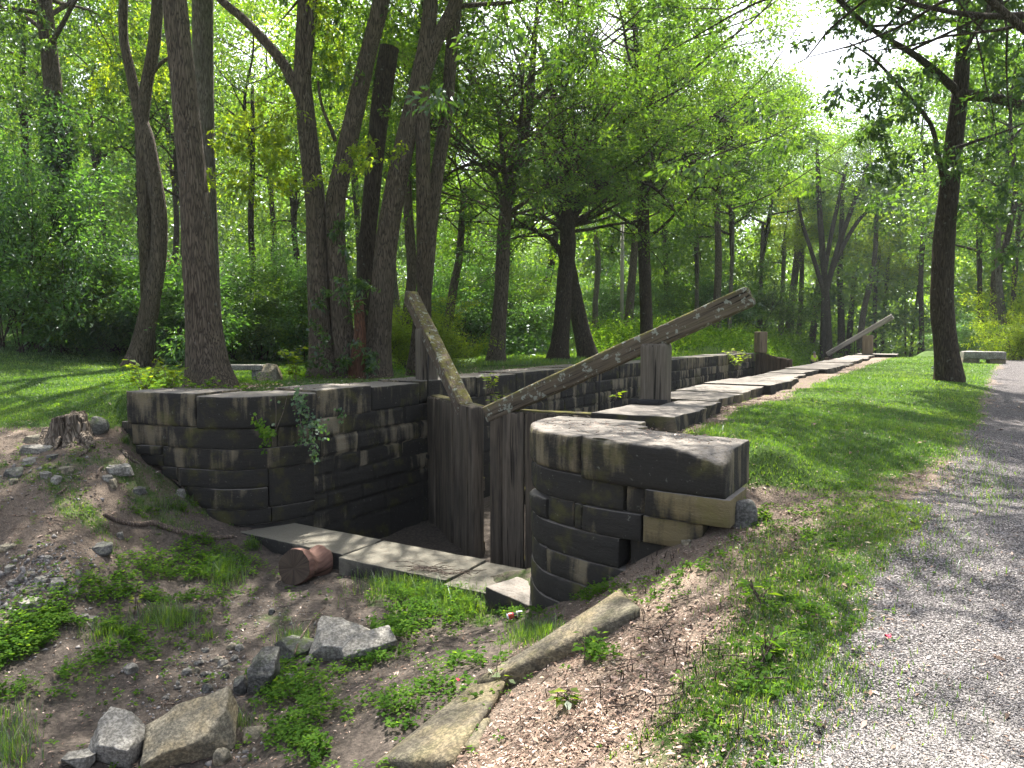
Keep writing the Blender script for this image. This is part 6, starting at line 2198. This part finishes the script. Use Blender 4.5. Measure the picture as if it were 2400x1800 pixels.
# loose crushed stone on the towpath
n = 120000
q, f_ = rand_cells(n, .02, .78, 2.4, 8, 1.4)
z = ground(q[:, 0], q[:, 1], False)
gm_, vm, df_ = masks(q[:, 0], q[:, 1], z)
keep = vm * (1 - .4 * gm_) > rgp.uniform(.05, .95, n)
q, f_ = q[keep], f_[keep]
v, f = pebbles(q, rgp.uniform(.0035, .0085, len(q)) * (1 + .05 * f_), .6)
o = solid('gravel', v, f, t_.m, (1, 4, -.7), {'rnd': np.repeat(rgp.beta(1.6, 1.1, len(q)), 6)}, smooth=False)
tag(o, 'crushed pale stone of the towpath', 'gravel', kind='stuff')

# dead stalks sticking out of the mown slope
Vs = []
for cx, cy, rx, ry, n in [(1500, 1480, 180, 90, 40), (1620, 1600, 200, 120, 30), (1400, 1620, 160, 80, 18), (1550, 1330, 60, 30, 14)]:
    for p in scatter_px(cx, cy, rx, ry, n):
        b = np.array([p[0], p[1], g1(p[0], p[1])])
        Vs.append(tube([b, b + [rgp.normal() * .008, rgp.normal() * .008, rgp.uniform(.025, .07)]], [.0035, .0025], 5)[:2])
v, f, at = join(*Vs)
o = solid('stubble', v, f, M['bark_dark'], (-1, 4, -1), {}, smooth=False)
tag(o, 'dark cut stalks standing out of the chips on the slope', 'stubble', kind='stuff')
# twigs drifted against the sill
Vs = []
for cx, cy, rx, ry, n, L in [(1110, 1345, 60, 14, 60, .4), (1010, 1372, 90, 12, 60, .35), (700, 1420, 200, 60, 50, .16), (420, 1640, 180, 90, 40, .2), (180, 1200, 160, 90, 60, .18), (1500, 1560, 300, 140, 60, .18)]:
    for p in scatter_px(cx, cy, rx, ry, n):
        z = max(g1(p[0], p[1]), -1.73 if (6.2 < p[1] < 7 and -8 < p[0] < -3) else -9)
        a, l_ = rgp.normal() * .5 + YAW, L * rgp.uniform(.3, 1)
        d = np.array([math.cos(a), math.sin(a), 0]) * l_ / 2
        b = np.array([p[0], p[1], z + .015])
        e0, e1 = b - d, b + d
        e0[2], e1[2] = max(b[2], g1(e0[0], e0[1]) + .012), max(b[2], g1(e1[0], e1[1]) + .012)
        Vs.append(tube([e0, b + [0, 0, .012], e1], [.003, .0035, .002], 5)[:2])
v, f, at = join(*Vs)
o = solid('twigs', v, f, M['branch'], (-4, 6, -1.8), {}, smooth=False)
tag(o, 'thin grey twigs drifted on the earth and the sill', 'twigs', kind='stuff')


# single plants one can point to
def plant(label, px, py, f, h, n, size, mat, seed, wid=.55, stems=5, spread=.25, name='young_plant', cat='plant', group=None, z=None, nl=None):
    rg = np.random.default_rng(seed)
    b = gpx(px, py) if f is None else atf(px, py, f)
    if z is not None:
        b[2] = z
    elif f is not None:
        b[2] = g1(b[0], b[1])
    t = thing(name, label, cat, b, group)
    st, C, D, S_ = [], [], [], []
    for i in range(stems):
        a = rg.uniform(0, 2 * PI)
        tip = b + np.array([math.cos(a) * spread * rg.uniform(.3, 1), math.sin(a) * spread * rg.uniform(.3, 1), h * rg.uniform(.55, 1.0)])
        mid = (b + tip) / 2 + [0, 0, h * .12]
        Q = cr([b + rg.normal(size=3) * [.04, .04, 0], mid, tip], 5)
        st.append(tube(Q, np.linspace(.006, .0025, len(Q)), 5, cap=False)[:2])
        k = max(3, n // stems)
        u = rg.uniform(.25, 1.0, k)
        ii = np.clip((u * (len(Q) - 1)).astype(int), 0, len(Q) - 1)
        aa = rg.uniform(0, 2 * PI, k)
        d = np.stack([np.cos(aa), np.sin(aa), rg.uniform(-.35, .35, k)], 1)
        C.append(Q[ii] + d * .02)
        D.append(d)
        S_.append(size * rg.uniform(.55, 1.2, k))
    v, f_, a = join(*st)
    part('stem', v, f_, M['branch'], t)
    v, f_, rn = leaf_quads(np.concatenate(C), np.concatenate(D), np.concatenate(S_), rg, wid, .7, None, .10)
    part('foliage', v, f_, M[mat], t, {'rnd': rn}, smooth=False)
    return t


gw = 'seedlings growing on the wall'
plant('leafy seedling clump at the outer end of the wall top, lit by the sun', 335, 905, 10.9, .62, 150, .11, 'leaf_lime', 1, .6, 9, .40)
plant('broad-leaved seedling clump beside the thick leaning trunk', 400, 906, 10.8, .50, 130, .11, 'leaf_lime', 2, .6, 8, .38)
plant('seedlings in front of the foot of the thick leaning trunk', 470, 908, 10.6, .34, 130, .09, 'leaf_weed', 3, .6, 9, .45)
plant('bright heart-leaved sapling in the sun before the clump of stems', 690, 868, 14.2, .72, 90, .13, 'leaf_lime', 4, .8, 7, .45)
plant('low seedlings on the wall top right of the thick trunk', 560, 905, 10.8, .22, 110, .08, 'leaf_weed', 5, .6, 9, .6)
plant('yellowish weed rooted in the chamber wall behind the two beams', 1150, 935, 11.9, .42, 60, .08, 'leaf_lime', 6, .6, 6, .2, z=-.1)
plant('pale weed hanging on the chamber wall under the long beam', 1168, 955, 11.8, .3, 50, .08, 'leaf_lime', 7, .6, 6, .2, z=-.35)
plant('bright seedling in the joint behind the long beam', 1446, 942, 9.6, .14, 14, .10, 'leaf_lime', 8, .5, 3, .08, z=.0)
plant('clump of ferny weed growing over the chamber wall by the far gate', 1726, 852, 29, .9, 130, .16, 'leaf_lime', 9, .45, 9, .7, z=-.5)
plant('tall yellow-green weed beside the heel post of the long beam', 1555, 828, 22, .5, 60, .11, 'leaf_lime', 10, .5, 6, .3)
plant('young weed with pale leaves standing over the sunk slab', 1165, 1625, None, .22, 16, .075, 'leaf_lime', 11, .5, 4, .10)
plant('bright toothed weed in the sun at the edge of the chips', 1795, 1545, None, .15, 18, .075, 'leaf_weed', 12, .35, 8, .08)
plant('broad-leaved weed standing up from the slope below the wall end', 1775, 1420, None, .15, 12, .09, 'leaf_weed', 13, .4, 6, .08)
plant('shiny dark-green weed on the chips below the long slab', 1325, 1652, None, .09, 14, .085, 'leaf_lime', 14, .45, 5, .07)
plant('sprout of pointed leaves beside the sunk slab', 1110, 1665, None, .12, 10, .09, 'leaf_lime', 15, .25, 5, .05)
plant('weed with paired leaves in front of the long slab', 1385, 1545, None, .17, 22, .065, 'leaf_weed', 16, .55, 5, .14)
plant('leafy weed at the end of the layered block', 690, 1590, None, .12, 14, .09, 'leaf_weed', 17, .6, 4, .1)
plant('slender weed with tiny yellow flowers on the left slope', 322, 1440, None, .30, 26, .05, 'leaf_lime', 18, .5, 3, .07)
plant('thin stem of willow-like leaves on the sill', 737, 1270, None, .3, 16, .09, 'leaf_weed', 19, .22, 2, .05)
plant('weeds at the foot of the lawn tree', 2196, 880, None, .28, 60, .11, 'leaf_dark', 20, .5, 6, .35)


def ivy(label, spots, seed, mat='leaf_blue', cat='creeper', size=.06):
    """creeper lying on a wall face: spots are (pixel polyline, distance towards the viewer of its plane f)"""
    rg = np.random.default_rng(seed)
    p0 = atf(*spots[0][0][0], spots[0][1])
    t = thing('creeper', label, cat, p0)
    st, C = [], []
    for pts, f, n, sp in spots:
        Q = cr([atf(x, y, f) for x, y in pts], 6)
        st.append(tube(Q, np.full(len(Q), .004), 5, cap=False)[:2])
        n = int(n * 1.7)
        k = rg.integers(0, len(Q), n)
        C.append(Q[k] + rg.normal(size=(n, 3)) * [sp, .02, sp] + np.array([SY, -CY, 0]) * rg.uniform(.0, .05, n)[:, None])
    v, f_, a = join(*st)
    part('stem', v, f_, M['branch'], t)
    C = np.concatenate(C)
    D = rg.normal(size=C.shape) * [.7, .7, .4] + np.array([SY * .5, -CY * .5, -.8])
    # leaves face outwards
    n = len(C)
    D /= np.linalg.norm(D, axis=1)[:, None]
    Nn = np.array([SY * .8, -CY * .8, .6]) + rg.normal(size=(n, 3)) * .35
    Sd = np.cross(D, Nn)
    Sd /= np.linalg.norm(Sd, axis=1)[:, None]
    L = (size * rg.uniform(.5, 1.2, n))[:, None]
    V = np.stack([C, C + D * L * .5 + Sd * L * .35, C + D * L, C + D * L * .5 - Sd * L * .35], 1).reshape(-1, 3)
    part('foliage', V, np.arange(4 * n).reshape(n, 4), M[mat], t, {'rnd': np.repeat(rg.uniform(0, 1, n), 4)}, smooth=False)
    return t


ivy('creeper hanging at the corner of the curved wall end', [([(700, 918), (712, 940), (728, 985), (735, 1030), (742, 1075)], 9.85, 95, .055), ([(700, 925), (700, 950), (706, 1000), (712, 1030)], 9.8, 50, .05), ([(735, 985), (752, 995), (760, 1010)], 9.85, 30, .05)], 1)
ivy('small creeper sprig on the face of the curved wall end', [([(598, 970), (606, 990), (626, 1005), (634, 1020), (622, 1045)], 9.35, 50, .035), ([(604, 990), (620, 1012), (640, 1010)], 9.35, 22, .03)], 2, 'leaf_weed')
ivy('thin bare vine strings dropping over the face of the curved wall', [([(645, 930), (647, 960), (646, 1005)], 9.42, 2, .01), ([(672, 932), (664, 965), (650, 1000), (646, 1010)], 9.42, 2, .01)], 3, 'leaf_dark')
ivy('creeper on the shadowed chamber wall beside the corner', [([(760, 945), (775, 955), (790, 960), (800, 975)], 10.6, 40, .05)], 4)
# ------------------------------------------------------------------ the air: summer haze under the trees
hz = NT('summer_haze')
pv = hz.n('VolumePrincipled', Density=0.00032, Anisotropy=0.35)
pv.inputs['Color'].default_value = (0.86, 0.95, 1.0, 1)
hz.t.links.new(pv.outputs[0], hz.out.inputs['Volume'])
V, F = lattice(np.array([-160., 160.]), np.array([-45., 200.]), np.array([-4., 60.]))
o = solid('haze', V, F, hz.m, (0, 0, 0), smooth=False)
tag(o, 'thin pale haze hanging under the trees', 'haze', kind='stuff')
# ------------------------------------------------------------------ camera, sky, sun
cam = bpy.data.cameras.new('camera')
cam.sensor_width = 36.0
cam.lens = FPX / 2400 * 36.0
cam.clip_start = 0.05
cam.clip_end = 2000
co = bpy.data.objects.new('camera', cam)
COL.objects.link(co)
co.location = (0, 0, CAMH)
co.rotation_euler = (PI / 2 - PITCH, 0, YAW)
SC.camera = co

EL, AZ = math.radians(60), math.radians(5)       # sun height; its bearing right of the view
sr_, sf_ = math.sin(AZ), math.cos(AZ)
sv = Vector(((sr_ * CY - sf_ * SY) * math.cos(EL), (sr_ * SY + sf_ * CY) * math.cos(EL), math.sin(EL)))
sun = bpy.data.lights.new('sun', 'SUN')
sun.energy = 5.0
sun.angle = math.radians(0.53)
sun.color = (1.0, 0.95, 0.87)
so = bpy.data.objects.new('sun', sun)
COL.objects.link(so)
so.rotation_euler = (-sv).to_track_quat('-Z', 'Y').to_euler()
so.location = (0, 0, 40)

w = bpy.data.worlds.new('World')
SC.world = w
w.use_nodes = True
nt = w.node_tree
nt.nodes.clear()
sky = nt.nodes.new('ShaderNodeTexSky')
sky.sky_type = 'NISHITA'
sky.sun_disc = False
sky.sun_elevation = EL
sky.sun_rotation = math.atan2(sv.x, sv.y)
sky.altitude = 100
sky.air_density = 0.7
sky.dust_density = 4.0
sky.ozone_density = 1.0
bg = nt.nodes.new('ShaderNodeBackground')
bg.inputs[1].default_value = 0.125
wo = nt.nodes.new('ShaderNodeOutputWorld')
hs = nt.nodes.new('ShaderNodeHueSaturation')
hs.inputs['Saturation'].default_value = 0.55
nt.links.new(sky.outputs[0], hs.inputs['Color'])
nt.links.new(hs.outputs[0], bg.inputs[0])
nt.links.new(bg.outputs[0], wo.inputs[0])

SC.view_settings.view_transform = 'Standard'
SC.view_settings.look = 'None'
SC.view_settings.exposure = 2.1
SC.view_settings.gamma = 1.0
SC.render.engine = 'CYCLES'
cy = SC.cycles
cy.use_denoising = True
cy.max_bounces = 7
cy.diffuse_bounces = 4
cy.glossy_bounces = 2
cy.transmission_bounces = 5
cy.transparent_max_bounces = 4
cy.volume_bounces = 0
cy.sample_clamp_indirect = 6.0
cy.caustics_reflective = False
cy.caustics_refractive = False
